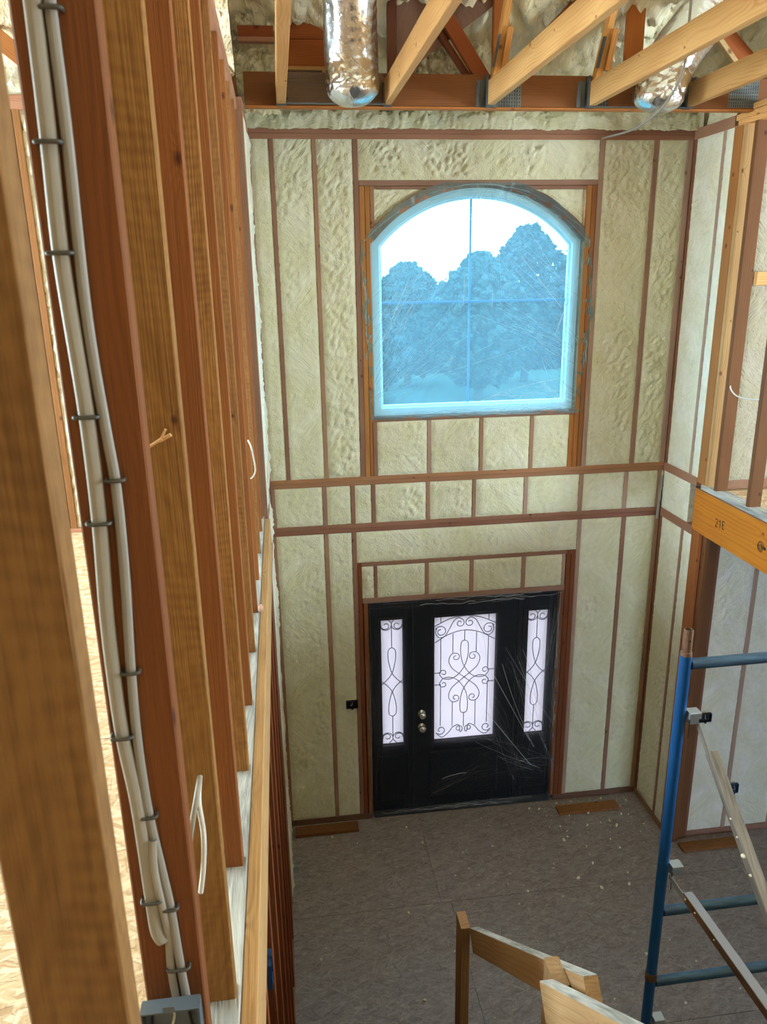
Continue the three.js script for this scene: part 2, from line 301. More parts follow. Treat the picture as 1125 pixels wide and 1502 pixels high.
// studs of the upper storey
const UT = 0.884, UB = -1.543;
for (const [x0, x1] of [[-0.165, -0.13], [-0.006, 0.026], [0.290, 0.322], [0.574, 0.612]]) fStud(x0, x1, UB, UT);
fStud(0.614, 0.651, -1.543, 0.58, wood('fir', 0xf0d8c0)); fStud(0.653, 0.688, -1.113, 0.58, wood('fir', 0xe4ccb0)); fStud(0.653, 0.676, -1.543, -1.113, wood('fir', 0xd8b898)); fStud(0.678, 0.712, -1.543, -1.113);
fStud(2.302, 2.340, -1.113, 0.58, wood('fir', 0xe0c8b0)); fStud(2.342, 2.378, -1.543, 0.58, wood('fir', 0xc8a488)); fStud(2.381, 2.419, UB, UT); fStud(2.262, 2.298, -1.543, -1.113, wood('fir', 0xe0b880)); fStud(2.300, 2.340, -1.543, -1.113, wood('fir', 0xd8b48c));
for (const [x0, x1] of [[2.795, 2.833], [3.052, 3.10]]) fStud(x0, x1, UB, UT);
fStud(0.614, 2.379, 0.582, 0.618, dusty[1], 'header'); fStud(0.690, 2.30, -1.113, -1.076, dusty[2], 'window_sill_plate');
for (const x of [1.107, 1.526, 1.938]) fStud(x, x + 0.033, UB, -1.114);
// the floor band
for (const [x0, x1] of [[-0.138, -0.104], [0.266, 0.302], [0.490, 0.524], [0.655, 0.688], [1.097, 1.130], [1.477, 1.508], [1.907, 1.942], [2.373, 2.411], [2.761, 2.797], [3.050, 3.086]]) fStud(x0, x1, -1.930, -1.612);
// lower storey
const LT = -2.003, LB = -4.70;
for (const [x0, x1] of [[-0.170, -0.112], [0.266, 0.302], [0.489, 0.527], [2.383, 2.419], [2.768, 2.806], [3.060, 3.10]]) fStud(x0, x1, LB, LT);
fStud(0.529, 0.562, LB, -2.268, wood('fir', 0xa87858)); fStud(0.570, 0.606, LB, -2.585, wood('fir', 0xb89078)); fStud(2.344, 2.381, LB, -2.268, wood('fir', 0xa87458)); fStud(2.302, 2.342, LB, -2.268, wood('fir', 0x9c7058)); fStud(2.268, 2.300, LB, -2.585, wood('fir', 0xb08468));
fStud(0.529, 2.381, -2.303, -2.268, dusty[2], 'header'); fStud(0.564, 2.30, -2.633, -2.585, dusty[1], 'header');
for (const [x0, x1] of [[0.662, 0.690], [1.089, 1.121], [1.467, 1.501], [1.913, 1.949], [2.268, 2.296]]) fStud(x0, x1, -2.585, -2.303);
// foam in the bays
const bays = (xs, y0, y1, k = []) => xs.forEach(([x0, x1], i) => foamBay(wallFront, x0, x1, y0, y1, ZF, k[i] ?? {}));
bays([[-0.128, -0.008], [0.028, 0.288], [0.324, 0.572], [2.421, 2.793], [2.835, 3.050]], UB, UT, [{ lump: 0.2 }, { lump: 0.5 }, { lump: 0.95 }, { lump: 0.5 }, { lump: 0.65 }]);
bays([[0.614, 2.379]], 0.620, UT, [{ lump: 0.55, amp: 1.5 }]);
bays([[0.714, 1.105], [1.142, 1.524], [1.561, 1.936], [1.973, 2.260]], UB, -1.115, [{ lump: 0.7 }, { lump: 0.5 }, { lump: 0.4 }, { lump: 0.5 }]);
bays([[-0.102, 0.264], [0.304, 0.488], [0.526, 0.653], [0.690, 1.095], [1.132, 1.475], [1.510, 1.905], [1.944, 2.371], [2.413, 2.759], [2.799, 3.048]], -1.928, -1.614, [0.3, 0.4, 0.6, 0.5, 0.35, 0.3, 0.3, 0.35, 0.3].map((lump) => ({ lump })));
bays([[-0.110, 0.264], [0.304, 0.487], [2.421, 2.766], [2.808, 3.058]], LB, LT, [{ lump: 0.35 }, { lump: 0.35 }, { lump: 0.4 }, { lump: 0.3 }]);
bays([[0.529, 2.381]], -2.266, LT, [{ lump: 0.4 }]);
bays([[0.564, 0.660], [0.692, 1.087], [1.123, 1.465], [1.503, 1.911], [1.951, 2.266]], -2.583, -2.305, [0.5, 0.35, 0.3, 0.3, 0.3].map((lump) => ({ lump })));
foamBay(wallFront, 3.088, 3.10, -1.928, -1.614, ZF);

// arched window: springs at y 0.2, crown at 0.575
const WX0 = 0.70, WX1 = 2.29, WB = -1.075, WS = 0.20, WR = 1.03, WC = (WX0 + WX1) / 2, WCY = 0.575 - WR;
const archY = (x, off = 0) => WCY + Math.sqrt(Math.max(0, (WR + off) ** 2 - (x - WC) ** 2));
function archShape(inset) {
  const s = new THREE.Shape(), x0 = WX0 + inset, x1 = WX1 - inset, y0 = WB + inset; s.moveTo(x0, y0 + E); s.lineTo(x1, y0 + E);
  for (let i = 0; i <= 48; i++) { const x = lerp(x1, x0, i / 48); s.lineTo(x, archY(x, -inset) + E); }
  s.closePath(); return s;
}
// curved plywood and foam that fill the square corners over the arch
for (const side of [-1, 1]) {
  const xa = side < 0 ? WX0 - 0.012 : WX1 + 0.012, xm = 1.495, arc = (x, o) => Math.min(archY(clamp(x, WX0, WX1), o), 0.58);
  const strip = new THREE.Shape(); strip.moveTo(xa, arc(xa, -0.004) + E);
  for (let i = 1; i <= 24; i++) { const x = lerp(xa, xm, i / 24); strip.lineTo(x, arc(x, -0.004) + E); }
  for (let i = 24; i >= 0; i--) { const x = lerp(xa, xm, i / 24); strip.lineTo(x, arc(x, 0.058 + 0.003 * Math.sin(i * 0.9)) + E + 0.004); }
  const g = new THREE.ExtrudeGeometry(strip, { depth: 0.11, bevelEnabled: false }); g.translate(0, 0, ZF - 0.115);
  part('arch_blocking', g, wood('dusty', side < 0 ? 0xf0d8c4 : 0xa08478), wallFront);
  const xf = side < 0 ? [0.690, 1.26] : [1.73, 2.300], s = foamSeed++;
  const f = grid(34, 30, (a, b) => {
    const x = lerp(xf[0], xf[1], a), lo = arc(x, 0.045), y = lerp(Math.min(lo, 0.578), 0.580, b), d = 0.010 * Math.abs(N3(x * 16, y * 16, s)) + 0.008 * Math.abs(N3(x * 34, y * 30, s)) - 0.035;
    return [P(x, y, ZF + d), x, y];
  });
  part('foam_panel', f, M.foam, wallFront);
  if (side < 0) part('stud', boxGeo(0.690, 0.722, 0.30, 0.58, ZF - 0.12, ZF - 0.01), wood('dusty', 0xf4dcc0), wallFront);
}
part('header', boxGeo(0.74, 1.30, 0.560, 0.580, ZF - 0.1, ZF - 0.006), dusty[2], wallFront);
part('header', boxGeo(1.75, 2.30, 0.556, 0.580, ZF - 0.1, ZF - 0.006), dusty[2], wallFront);

const window1 = structure('window_1');
{
  const outer = archShape(0), inner = archShape(0.055); outer.holes.push(new THREE.Path(inner.getPoints()));
  const g = new THREE.ExtrudeGeometry(outer, { depth: 0.075, bevelEnabled: true, bevelSize: 0.003, bevelThickness: 0.003, bevelSegments: 1 }); g.translate(0, 0, -6.03);
  part('window_frame', g, M.vinyl, window1);
  const o2 = archShape(0.05), i2 = archShape(0.075); o2.holes.push(new THREE.Path(i2.getPoints()));
  const g2 = new THREE.ExtrudeGeometry(o2, { depth: 0.03, bevelEnabled: false }); g2.translate(0, 0, -6.02);
  part('sash', g2, M.vinyl, window1);
  part('window_pane', new THREE.ShapeGeometry(archShape(0.07)).translate(0, 0, -6.004), M.glass, window1);
  part('muntin', boxGeo(1.447, 1.463, WB + 0.07, archY(1.455, -0.07), -6.020, -6.008, 0.002), M.gridBar, window1);
  for (const [a, b] of [[WX0 + 0.07, 1.446], [1.464, WX1 - 0.07]]) part('muntin', boxGeo(a, b, -0.240, -0.222, -6.020, -6.008, 0.002), M.gridBar, window1);
}

// ------------------------------------------------------------------ entry door with two side panels
const door1 = structure('door_1');
{
  const zB = -6.045, zf = -5.955, top = -2.640, sill = -4.745;
  const bars = (list, z0 = zB, z1 = zf) => mergeGeometries(list.map(([x0, x1, y0, y1]) => boxGeo(x0, x1, y0, y1, z0, z1, 0.004)));
  part('door_frame', bars([[0.625, 0.662, sill, top], [2.225, 2.266, sill, top], [0.662, 2.225, top - 0.035, top], [0.945, 0.990, sill, top - 0.035], [1.915, 1.960, sill, top - 0.035]]), M.doorBlack, door1);
  part('threshold', boxGeo(0.625, 2.266, sill - 0.015, sill + 0.02, zB, -5.90, 0.004), M.slot, door1);
  const spiral = (cx, cy, r, a0, turns, dir, n = 22) => { const o = []; for (let i = 0; i <= n; i++) { const t = i / n, a = a0 + dir * turns * 6.2832 * t, q = r * (1 - 0.68 * t); o.push([cx + Math.cos(a) * q, cy + Math.sin(a) * q]); } return o; };
  function leaf(name, x0, x1, y0, y1, gx0, gx1, gy0, gy1, curves) {
    const slab = part(name, bars([[x0, gx0, y0, y1], [gx1, x1, y0, y1], [gx0, gx1, gy1, y1], [gx0, gx1, y0, gy0]]), M.doorBlack, door1);
    const mould = 0.022;                                           // moulding round the light and the raised panel below
    part('glass_moulding', bars([[gx0 - mould, gx0, gy0 - mould, gy1 + mould], [gx1, gx1 + mould, gy0 - mould, gy1 + mould], [gx0, gx1, gy1, gy1 + mould], [gx0, gx1, gy0 - mould, gy0]], zf, zf + 0.012), M.doorBlack, slab);
    const ps = new THREE.Shape(); const b = 0.02; ps.moveTo(gx0 - b, y0 + 0.14 + E); ps.lineTo(gx1 + b, y0 + 0.14 + E); ps.lineTo(gx1 + b, gy0 - 0.12 + E); ps.lineTo(gx0 - b, gy0 - 0.12 + E); ps.closePath();
    part('raised_panel', new THREE.ExtrudeGeometry(ps, { depth: 0.006, bevelEnabled: true, bevelSize: 0.02, bevelThickness: 0.008, bevelSegments: 2 }).translate(0, 0, zf), M.doorBlack, slab);
    part('glass_pane', boxGeo(gx0, gx1, gy0, gy1, -5.992, -5.990, 0.0005), M.frosted, slab);
    const w = gx1 - gx0, h = gy1 - gy0, gs = [];
    for (const c of curves) gs.push(tube(c.map(([u, v]) => P(gx0 + u * w, gy1 - v * h, -5.983)), 0.0042, Math.max(6, c.length * 3), 5));
    part('scrollwork', mergeGeometries(gs), M.came, slab);
    return slab;
  }
  const mirU = (c) => c.map(([u, v]) => [1 - u, v]), mirV = (c) => c.map(([u, v]) => [u, 1 - v]);
  // circles in pane fractions: the pane is taller than wide, so heights shrink by its aspect
  const sp = (cx, cy, r, a0, turns, dir, asp) => spiral(0, 0, r, a0, turns, dir).map(([x, y]) => [cx + x, cy + y * asp]);
  const A = 0.552 / 1.222;
  const half = [
    [[0.115, 0], [0.115, 0.03], [0.115, 0.062]],
    [...sp(0.115, 0.125, 0.10, 3.6, 1.2, 1, A).reverse(), [0.05, 0.10], [0.03, 0.13], [0.09, 0.172], [0.17, 0.165], [0.25, 0.11], [0.33, 0.045], [0.40, 0.028], ...sp(0.42, 0.068, 0.075, -1.2, 1.1, 1, A)],
    [[0.115, 0.185], [0.115, 0.3], [0.115, 0.455]],
    [[0.31, 0.15], [0.31, 0.22], [0.31, 0.30]],
    [...sp(0.36, 0.335, 0.07, -1.6, 1.0, 1, A).reverse(), [0.31, 0.305], [0.26, 0.33], [0.25, 0.37], [0.30, 0.42], [0.38, 0.455], [0.5, 0.5]],
    [[0.5, 0.205], [0.455, 0.215], [0.437, 0.26], [0.445, 0.33], [0.47, 0.38], [0.5, 0.412], [0.56, 0.455], [0.64, 0.49], [0.74, 0.508], [0.84, 0.500], [0.89, 0.475], ...sp(0.84, 0.455, 0.065, 0.5, 1.0, -1, A)],
    [[0, 0.452], [0.04, 0.452], [0.095, 0.452]],
  ];
  const center = [[[0, 0.085], [0.25, 0.032], [0.5, 0.014], [0.75, 0.032], [1, 0.085]], [[0, 0.215], [0.25, 0.150], [0.5, 0.125], [0.75, 0.150], [1, 0.215]], [[0.5, 0.125], [0.5, 0.16], [0.5, 0.205]], [[0.5, 0.795], [0.5, 0.85], [0.5, 0.91]]];
  const lower = half.slice(2).map(mirV), foot = [[...sp(0.12, 0.925, 0.085, 2.6, 1.1, -1, A).reverse(), [0.06, 0.955], [0.14, 0.985], [0.24, 0.955], [0.33, 0.905], [0.42, 0.892], ...sp(0.42, 0.925, 0.07, 1.2, 1.1, -1, A)]];
  lower[0] = [[0.115, 0.545], [0.115, 0.7], [0.115, 0.885]]; lower[1] = [[0.31, 0.70], [0.31, 0.80], [0.31, 0.90]];
  const all = [...center, ...[...half, ...lower, ...foot].flatMap((c) => [c, mirU(c)])];
  const slab = leaf('door_slab', 0.994, 1.911, sill + 0.005, top - 0.038, 1.178, 1.728, -4.046, -2.826, all);
  for (const [y, r] of [[-3.745, 0.030], [-3.880, 0.031]]) {
    const prof = [[0, 0], [0.034, 0], [0.034, 0.008], [0.014, 0.014], [0.012, 0.03], [r, 0.042], [r, 0.058], [0.018, 0.068], [0, 0.069]].map(([a, b]) => new THREE.Vector2(a, b));
    part('door_knob', new THREE.LatheGeometry(prof, 24).rotateX(Math.PI / 2).translate(1.066, y + E, zf), M.nickel, slab);
  }
  const A2 = 0.187 / 1.23;
  const sHalf = [
    [...sp(0.24, 0.055, 0.22, 3.4, 1.0, -1, A2).reverse(), [0.03, 0.07], [0.2, 0.090], [0.42, 0.078], [0.5, 0.04], [0.36, 0.012], [0.3, 0]],
    [[0.5, 0.225], [0.36, 0.240], [0.32, 0.30], [0.38, 0.36], [0.5, 0.425], [0.72, 0.475], [1, 0.515]],
  ];
  const side = [[[0.5, 0.06], [0.5, 0.14], [0.5, 0.225]], [[0.5, 0.775], [0.5, 0.86], [0.5, 0.94]], ...sHalf.flatMap((c) => [c, mirU(c), mirV(c), mirU(mirV(c))])];
  leaf('sidelight', 0.664, 0.943, sill + 0.005, top - 0.038, 0.716, 0.905, -4.046, -2.818, side);
  leaf('sidelight', 1.962, 2.223, sill + 0.005, top - 0.038, 2.008, 2.194, -4.056, -2.824, side);
}

// ------------------------------------------------------------------ plastic sheets over window and door
// a sheet stretched inside a closed outline, puckered towards its stapled edge
function sheetGeo(outline, center, zEdge, zMid, pucker, seed) {
  const n = outline.length, rings = 36, box = [Math.min(...outline.map((o) => o[0])), Math.min(...outline.map((o) => o[1]))]; box.push(Math.max(...outline.map((o) => o[0])) - box[0], Math.max(...outline.map((o) => o[1])) - box[1]);
  return grid(n, rings, (a, b, i, j) => {
    const o = outline[i % n], r = 1 - Math.pow(1 - b, 1.4), th = a * 6.2832;
    const w = Math.pow(r, 3) * pucker, f = N3(Math.cos(th) * 9, Math.sin(th) * 9, seed) + 0.7 * N3(Math.cos(th) * 26, Math.sin(th) * 26, seed + 5 + r);
    const x = lerp(center[0], o[0], r), y = lerp(center[1], o[1], r);
    const z = lerp(zMid, zEdge, Math.pow(r, 5)) + w * f * 0.5 * (1 - 0.6 * sstep(0.97, 1, r)) + 0.004 * N3(x * 5, y * 5, seed);
    return [P(x, y, z), (x - box[0]) / box[2], (y - box[1]) / box[3]];
  });
}
{
  const o = [], jit = (s, k) => 0.016 * N3(s * 7, k, 3) + 0.008 * N3(s * 24, k, 8);
  for (let i = 0; i < 60; i++) { const t = i / 60; o.push([lerp(2.36, 0.66, t), -1.095 + jit(t, 1) * 0.6]); }
  for (let i = 0; i < 60; i++) { const t = i / 60; o.push([0.655 - 0.030 * sstep(0.2, 0.7, t) + jit(t, 2), lerp(-1.09, 0.24, t)]); }
  for (let i = 0; i < 100; i++) { const t = i / 100, a = lerp(Math.PI - 0.66, 0.66, t); o.push([WC + 1.075 * Math.cos(a) + jit(t, 3) * 0.6, Math.min(0.605, WCY + 1.075 * Math.sin(a) + 0.012) + jit(t, 4) * 0.4]); }
  for (let i = 0; i < 60; i++) { const t = i / 60; o.push([lerp(2.345, 2.37, Math.sin(t * 3)) + 0.02 * Math.sin(t * 5) + jit(t, 5), lerp(0.22, -1.09, t)]); }
  solo('plastic_sheet', sheetGeo(o, [WC, -0.25], ZF + 0.006, ZF - 0.035, 0.022, 4), M.windowFilm, 'clear wrinkled plastic sheet stretched over the arched upper window', 'plastic sheet');
}
{
  const o = [], jit = (s, k) => 0.010 * N3(s * 7, k, 13) + 0.006 * N3(s * 24, k, 18);
  for (let i = 0; i < 60; i++) { const t = i / 60; o.push([lerp(2.285, 0.600, t), -4.735 + jit(t, 1)]); }
  for (let i = 0; i < 70; i++) { const t = i / 70; o.push([0.585 + 0.012 * Math.sin(t * 9) + jit(t, 2), lerp(-4.735, -2.61, t)]); }
  for (let i = 0; i < 60; i++) { const t = i / 60; o.push([lerp(0.59, 2.285, t), -2.615 + jit(t, 3) * 0.6]); }
  for (let i = 0; i < 70; i++) { const t = i / 70; o.push([2.290 + jit(t, 4), lerp(-2.615, -4.735, t)]); }
  solo('plastic_sheet', sheetGeo(o, [1.75, -3.9], ZF + 0.006, ZF - 0.020, 0.020, 9), M.doorFilm, 'clear creased plastic sheet hanging over the black front door', 'plastic sheet');
}

// ------------------------------------------------------------------ short return walls at both ends of the entrance wall
const wallReturnRight = structure('wall_right_return');
{
  const zc = -5.9, ze = -5.372, xr = 3.10;
  const bay = (z0, z1, y0, y1, k) => part('foam_panel', foamGeo(P(xr + 0.004, y0, z0), Z, Y, z1 - z0, y1 - y0, foamSeed++, { over: 0.004, ...k, lump: 0.35 }), M.paleFoam, wallReturnRight);
  const st = (name, y0, y1, z0, z1, mat, dx = 0) => part(name, boxGeo(xr + dx, xr + 0.14, y0, y1, z0, z1), mat ?? pick(dusty), wallReturnRight);
  part('sheathing', boxGeo(xr + 0.14, xr + 0.16, -4.76, 1.15, zc - 0.14, ze, 0.001), M.sheathing, wallReturnRight);
  for (const [y0, y1, zs] of [[UB, UT, -5.505], [-4.70, LT, -5.535]]) {
    st('stud', y0, y1, zs, zs + 0.034); st('stud', y0, y1, zc + 0.001, zc + 0.038, wood('dusty', 0xc89880));
    bay(zc + 0.040, zs - 0.002, y0, y1); bay(zs + 0.036, ze - 0.002, y0, y1, { over: 0.006 });
  }
  st('top_plate', 0.884, 0.957, zc, ze, wood('dusty', 0xf8dcc8));
  st('plate', -1.612, -1.543, zc, ze, wood('dusty', 0xf0d0bc)); st('plate', -2.003, -1.930, zc, ze, wood('dusty', 0xe4c4b0));
  bay(zc + 0.002, ze - 0.10, -1.928, -1.614); st('sole_plate', -4.76, -4.70, zc, ze, dusty[2]);
  // flashing scraps hanging in the corner
  part('torn_paper', boxGeo(3.062, 3.085, -2.03, -1.66, ZF + 0.012, ZF + 0.016, 0.001), M.dustAndSkylitGrey, wallReturnRight);
}
const wallReturnLeft = structure('wall_left_return');
{
  const zc = -5.9, ze = -4.95, xl = -0.14;
  const bay = (z0, z1, y0, y1) => part('foam_panel', foamGeo(P(xl - 0.004, y0, z1), V(0, 0, -1), Y, z1 - z0, y1 - y0, foamSeed++, { lump: 0.4, amp: 1.4, cell: 0.02 }), M.paleFoam, wallReturnLeft);
  const st = (name, y0, y1, z0, z1, mat) => part(name, boxGeo(xl - 0.14, xl, y0, y1, z0, z1), mat ?? pick(dusty), wallReturnLeft);
  part('sheathing', boxGeo(xl - 0.16, xl - 0.14, -4.76, 1.15, zc - 0.14, ze, 0.001), M.sheathing, wallReturnLeft);
  for (const [y0, y1] of [[UB, UT], [-4.70, LT], [-1.928, -1.614]]) {
    st('stud', y0, y1, zc + 0.001, zc + 0.04); st('stud', y0, y1, -5.46, -5.42); st('stud', y0, y1, ze - 0.04, ze);
    bay(zc + 0.042, -5.462, y0, y1); bay(-5.418, ze - 0.042, y0, y1);
  }
  st('top_plate', 0.884, 0.957, zc, ze, wood('dusty', 0xf8dcc8)); st('plate', -1.612, -1.543, zc, ze); st('plate', -2.003, -1.930, zc, ze); st('sole_plate', -4.76, -4.70, zc, ze);
}
// foam sprayed along the eave over the top plate
part('foam_bead', (() => {
  const s = 90; return grid(260, 14, (a, b) => { const x = lerp(-0.16, 3.14, a), th = lerp(-0.3, 2.7, b), r = 0.052 + 0.014 * N3(x * 5, b * 2, s) + 0.016 * Math.abs(N3(x * 14, b * 3, s + 2)) + 0.006 * N3(x * 40, b * 8, s); return [P(x, 0.965 + r * 1.75 * Math.sin(th) + 0.008, ZF - 0.005 + r * 0.9 * Math.cos(th) * 0.9), x, b]; });
})(), M.foam, wallFront);

// ------------------------------------------------------------------ left stud wall, upper storey (open studs)
const wallLeft = structure('wall_left');
{
  const x0 = -0.264, x1 = -0.175, zs = [-0.585, -0.980, -1.354, -1.760, -2.185, -2.585, -3.010, -3.415, -3.825, -4.230, -4.630, -4.90];
  const mats = [wood('rough', 0xb4a288), wood('fir', 0xa47c54), wood('rough', 0xc8b48c), wood('fir', 0xbc9470), wood('rough', 0xd4bc98), wood('fir', 0xc8a480), wood('rough', 0xc8b090), wood('fir', 0xc09c78), wood('fir', 0xccaa84), wood('rough', 0xc8b090), wood('fir', 0xb89474), wood('fir', 0xb89474)];
  zs.forEach((z, i) => part('stud', boxGeo(x0, x1 + (i % 3 === 1 ? 0.001 : 0), -1.53, 0.884, z - 0.038, z, 0.0025), mats[i], wallLeft));
  part('sole_plate', boxGeo(x0, -0.166, -1.568, -1.5305, -4.95, -0.2), M.dustAndSkylitGrey, wallLeft);
  for (const [y0, y1] of [[0.8845, 0.920], [0.9205, 0.957]]) part('top_plate', boxGeo(x0, x1 + 0.004, y0, y1, -4.94, -0.2), wood('dusty', 0xffe0cc), wallLeft);
  part('rim_board', boxGeo(-0.1655, -0.128, -1.80, -1.545, -4.94, -0.30), wood('pale', 0xe0c8a8), wallLeft);
}
const wallLeftLower = structure('wall_left_lower');
for (let k = 0; k < 12; k++) { const z = -0.55 - 0.405 * k; part('stud', boxGeo(-0.229, -0.14, -4.70, -1.985, z - 0.038, z), wood('fir', k % 2 ? 0xb88060 : 0xa87050), wallLeftLower); }
part('sole_plate', boxGeo(-0.229, -0.14, -4.76, -4.70, -4.94, -0.3), dusty[2], wallLeftLower);
part('top_plate', boxGeo(-0.229, -0.14, -1.985, -1.91, -4.94, -0.3), wood('fir', 0xc09070), wallLeftLower);

// ------------------------------------------------------------------ right side: beam, open stud wall above, corner post, wall of the next room
const beam = thing('beam', 'orange laminated wood beam stamped 21E carrying the open stud wall', 'beam');
{
  part('beam_body', boxGeo(3.10, 3.19, -1.955, -1.625, -5.38, 2.0, 0.004), wood('laminated', 0xd8bc98, 0.4), beam);
  const font = await new FontLoader().loadAsync('fonts/droid/droid_sans_regular.typeface.json');
  const t = new TextGeometry('21E', { font, size: 0.062, depth: 0.0008, curveSegments: 6 }); t.computeBoundingBox();
  t.scale(0.92, 1, 1); t.rotateY(-Math.PI / 2); t.rotateX(-0.10); t.translate(3.0995, -1.833 + E, -5.062);
  part('stamped_mark', t, M.ink, beam);
  const rings = []; for (let i = 0; i < 5; i++) rings.push(new THREE.TorusGeometry(0.036 - 0.007 * i, 0.0022, 4, 28, 5.4).rotateZ(i * 1.3).rotateY(-Math.PI / 2).translate(3.0998, -1.792 + E, -4.50));
  rings.push(new THREE.CylinderGeometry(0.012, 0.012, 0.001, 12).rotateZ(Math.PI / 2).translate(3.0997, -1.792 + E, -4.455));
  part('grade_stamp', mergeGeometries(rings.map((g) => g.toNonIndexed())), M.ink, beam);
  settle(beam);
}
const wallRight = structure('wall_right');
{
  const X0 = 3.10, X1 = 3.19;
  part('sole_plate', boxGeo(X0 - 0.004, X1, -1.614, -1.575, -5.30, 2), M.dustAndSkylitGrey, wallRight);
  part('floor_edge', boxGeo(X0 + 0.001, X1, -1.6245, -1.6145, -5.36, 2, 0.001), wood('dusty', 0xb0907c), wallRight);
  const st = (z, y0 = -1.575, y1 = 0.884, c = 0xffffff, kind = 'pale', t = 0.038) => part('stud', boxGeo(X0, X1, y0, y1, z - t, z), wood(kind, c), wallRight);
  st(-5.264, -1.575, 0.884, 0xd8b898, 'fir', 0.106); st(-5.222, -1.575, 0.884, 0xd0b898); st(-5.098, -1.575, 0.884, 0x967c66, 'fir'); st(-4.688, -1.575, 0.884, 0x907864, 'fir'); st(-4.283, -1.575, 0.884, 0x907864, 'fir');
  for (let k = 0; k < 8; k++) st(-3.878 + 0.405 * k, -1.575, 0.884, 0xf0c4a0, 'fir');
  for (const [y0, y1, z] of [[0.8845, 0.918, -5.33], [0.919, 0.957, -5.36]]) part('top_plate', boxGeo(X0, X1, y0, y1, z, 2), wood('pale', 0xffd8a8), wallRight);
  part('plate', boxGeo(X0 - 0.004, X1, 0.958, 0.994, -5.20, 2), wood('pale', 0xf4d0a0), wallRight);
}
const wallRightLower = structure('wall_right_lower');
part('post', boxGeo(3.10, 3.135, -4.76, -1.957, -5.37, -5.262), wood('fir', 0xd0a07c), wallRightLower);
part('post', boxGeo(3.137, 3.175, -4.76, -1.957, -5.295, -5.215), wood('fir', 0xa08674), wallRightLower);
part('post', boxGeo(3.177, 3.255, -4.76, -1.957, -5.30, -5.238), wood('fir', 0x988070), wallRightLower);
part('post', boxGeo(3.257, 3.280, -4.76, -1.957, -5.30, -5.245), wood('dusty', 0xc8a090), wallRightLower);

const wallNext = structure('wall_adjoining');
{
  const z = -5.25, st = (x0, x1, y0, y1, mat) => part('stud', boxGeo(x0, x1, y0, y1, z - 0.14, z), mat ?? pick(dusty), wallNext);
  part('sheathing', boxGeo(3.26, 7.0, -4.76, 1.15, z - 0.16, z - 0.14, 0.001), M.sheathing, wallNext);
  const xs = [3.595, 4.02, 4.43, 4.84, 5.25, 5.66, 6.07, 6.48, 6.90];
  for (const [y0, y1] of [[-4.70, -2.003], [UB, UT]]) {
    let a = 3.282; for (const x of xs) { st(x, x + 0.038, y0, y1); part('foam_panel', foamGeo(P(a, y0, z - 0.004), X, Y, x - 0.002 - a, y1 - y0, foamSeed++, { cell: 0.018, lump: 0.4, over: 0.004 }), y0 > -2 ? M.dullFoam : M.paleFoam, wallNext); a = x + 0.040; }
  }
  for (const [y0, y1, nm] of [[-4.76, -4.70, 'sole_plate'], [-2.003, -1.93, 'plate'], [-1.612, -1.543, 'plate'], [0.884, 0.957, 'top_plate']]) part(nm, boxGeo(3.26, 7.0, y0, y1, z - 0.14, z), dusty[2], wallNext);
  part('sheathing', boxGeo(3.26, 7.0, -1.93, -1.612, z - 0.08, z - 0.02, 0.001), M.sheathing, wallNext);
  part('blocking', boxGeo(3.285, 3.59, -0.135, -0.045, z + 0.012, z + 0.05), wood('pale', 0xffe4c0), wallNext);
}

// ------------------------------------------------------------------ left room upstairs: its front wall
const wallLeftRoom = structure('wall_left_room');
{
  const z = -4.95; part('sheathing', boxGeo(-5.0, -0.28, -4.76, 1.15, z - 0.16, z - 0.14, 0.001), M.sheathing, wallLeftRoom);
  const xs = [-4.6, -4.2, -3.8, -3.4, -3.0, -2.6, -2.2, -1.83, -1.437, -1.392, -1.02, -0.62, -0.32]; let a = -4.98;
  for (const x of xs) {
    part('stud', boxGeo(x, x + 0.038, UB, UT, z - 0.14, z + 0.002), x === -1.437 || x === -1.392 ? wood('fir', x === -1.437 ? 0xccb498 : 0xbca48c) : pick(dusty), wallLeftRoom);
    if (x - a > 0.02) part('foam_panel', foamGeo(P(a, UB, z - 0.012), X, Y, x - 0.002 - a, UT - UB, foamSeed++, { cell: 0.02, lump: 0.8, amp: 1.8, over: 0.008 }), M.paleFoam, wallLeftRoom);
    a = x + 0.040;
  }
  for (const [y0, y1, nm] of [[UB - 0.03, UB, 'sole_plate'], [0.884, 0.957, 'top_plate']]) part(nm, boxGeo(-5.0, -0.28, y0, y1, z - 0.14, z + 0.003), wood('dusty', 0xffd8c0), wallLeftRoom);
  part('foam_panel', foamGeo(P(-4.98, 0.958, z - 0.03), X, Y, 4.7, 0.16, foamSeed++, { cell: 0.03, lump: 0.9, amp: 3 }), M.paleFoam, wallLeftRoom);
}

// ------------------------------------------------------------------ floors of pressed-strand panels
function panelFloor(g, x0, x1, z0, z1, yTop, mat, th = 0.018, px = 2.44, pz = 1.22, ox = 0) {
  let row = 0;
  for (let z = z0; z < z1 - 0.01; z += pz, row++) for (let x = x0 - (row % 2 ? px / 2 : ox); x < x1 - 0.01; x += px) {
    const a = Math.max(x, x0) + 0.0015, b = Math.min(x + px, x1) - 0.0015, c = z + 0.0015, d = Math.min(z + pz, z1) - 0.0015; if (b - a < 0.02) continue;
    const geo = boxGeo(a, b, yTop - th, yTop + (R() - 0.5) * 0.0008, c, d, 0.002), p = geo.attributes.position, uv = geo.attributes.uv, o = R();
    for (let i = 0; i < p.count; i++) uv.setXY(i, p.getX(i) / 1.2 + o, p.getZ(i) / 1.2 + o * 3);
    part('floor_panel', geo, mat, g);
  }
}
const floor = structure('floor'); panelFloor(floor, -5.0, 7.0, -6.06, 4.5, -4.76, M.osbDusty, 0.018, 2.44, 1.22, 1.3);
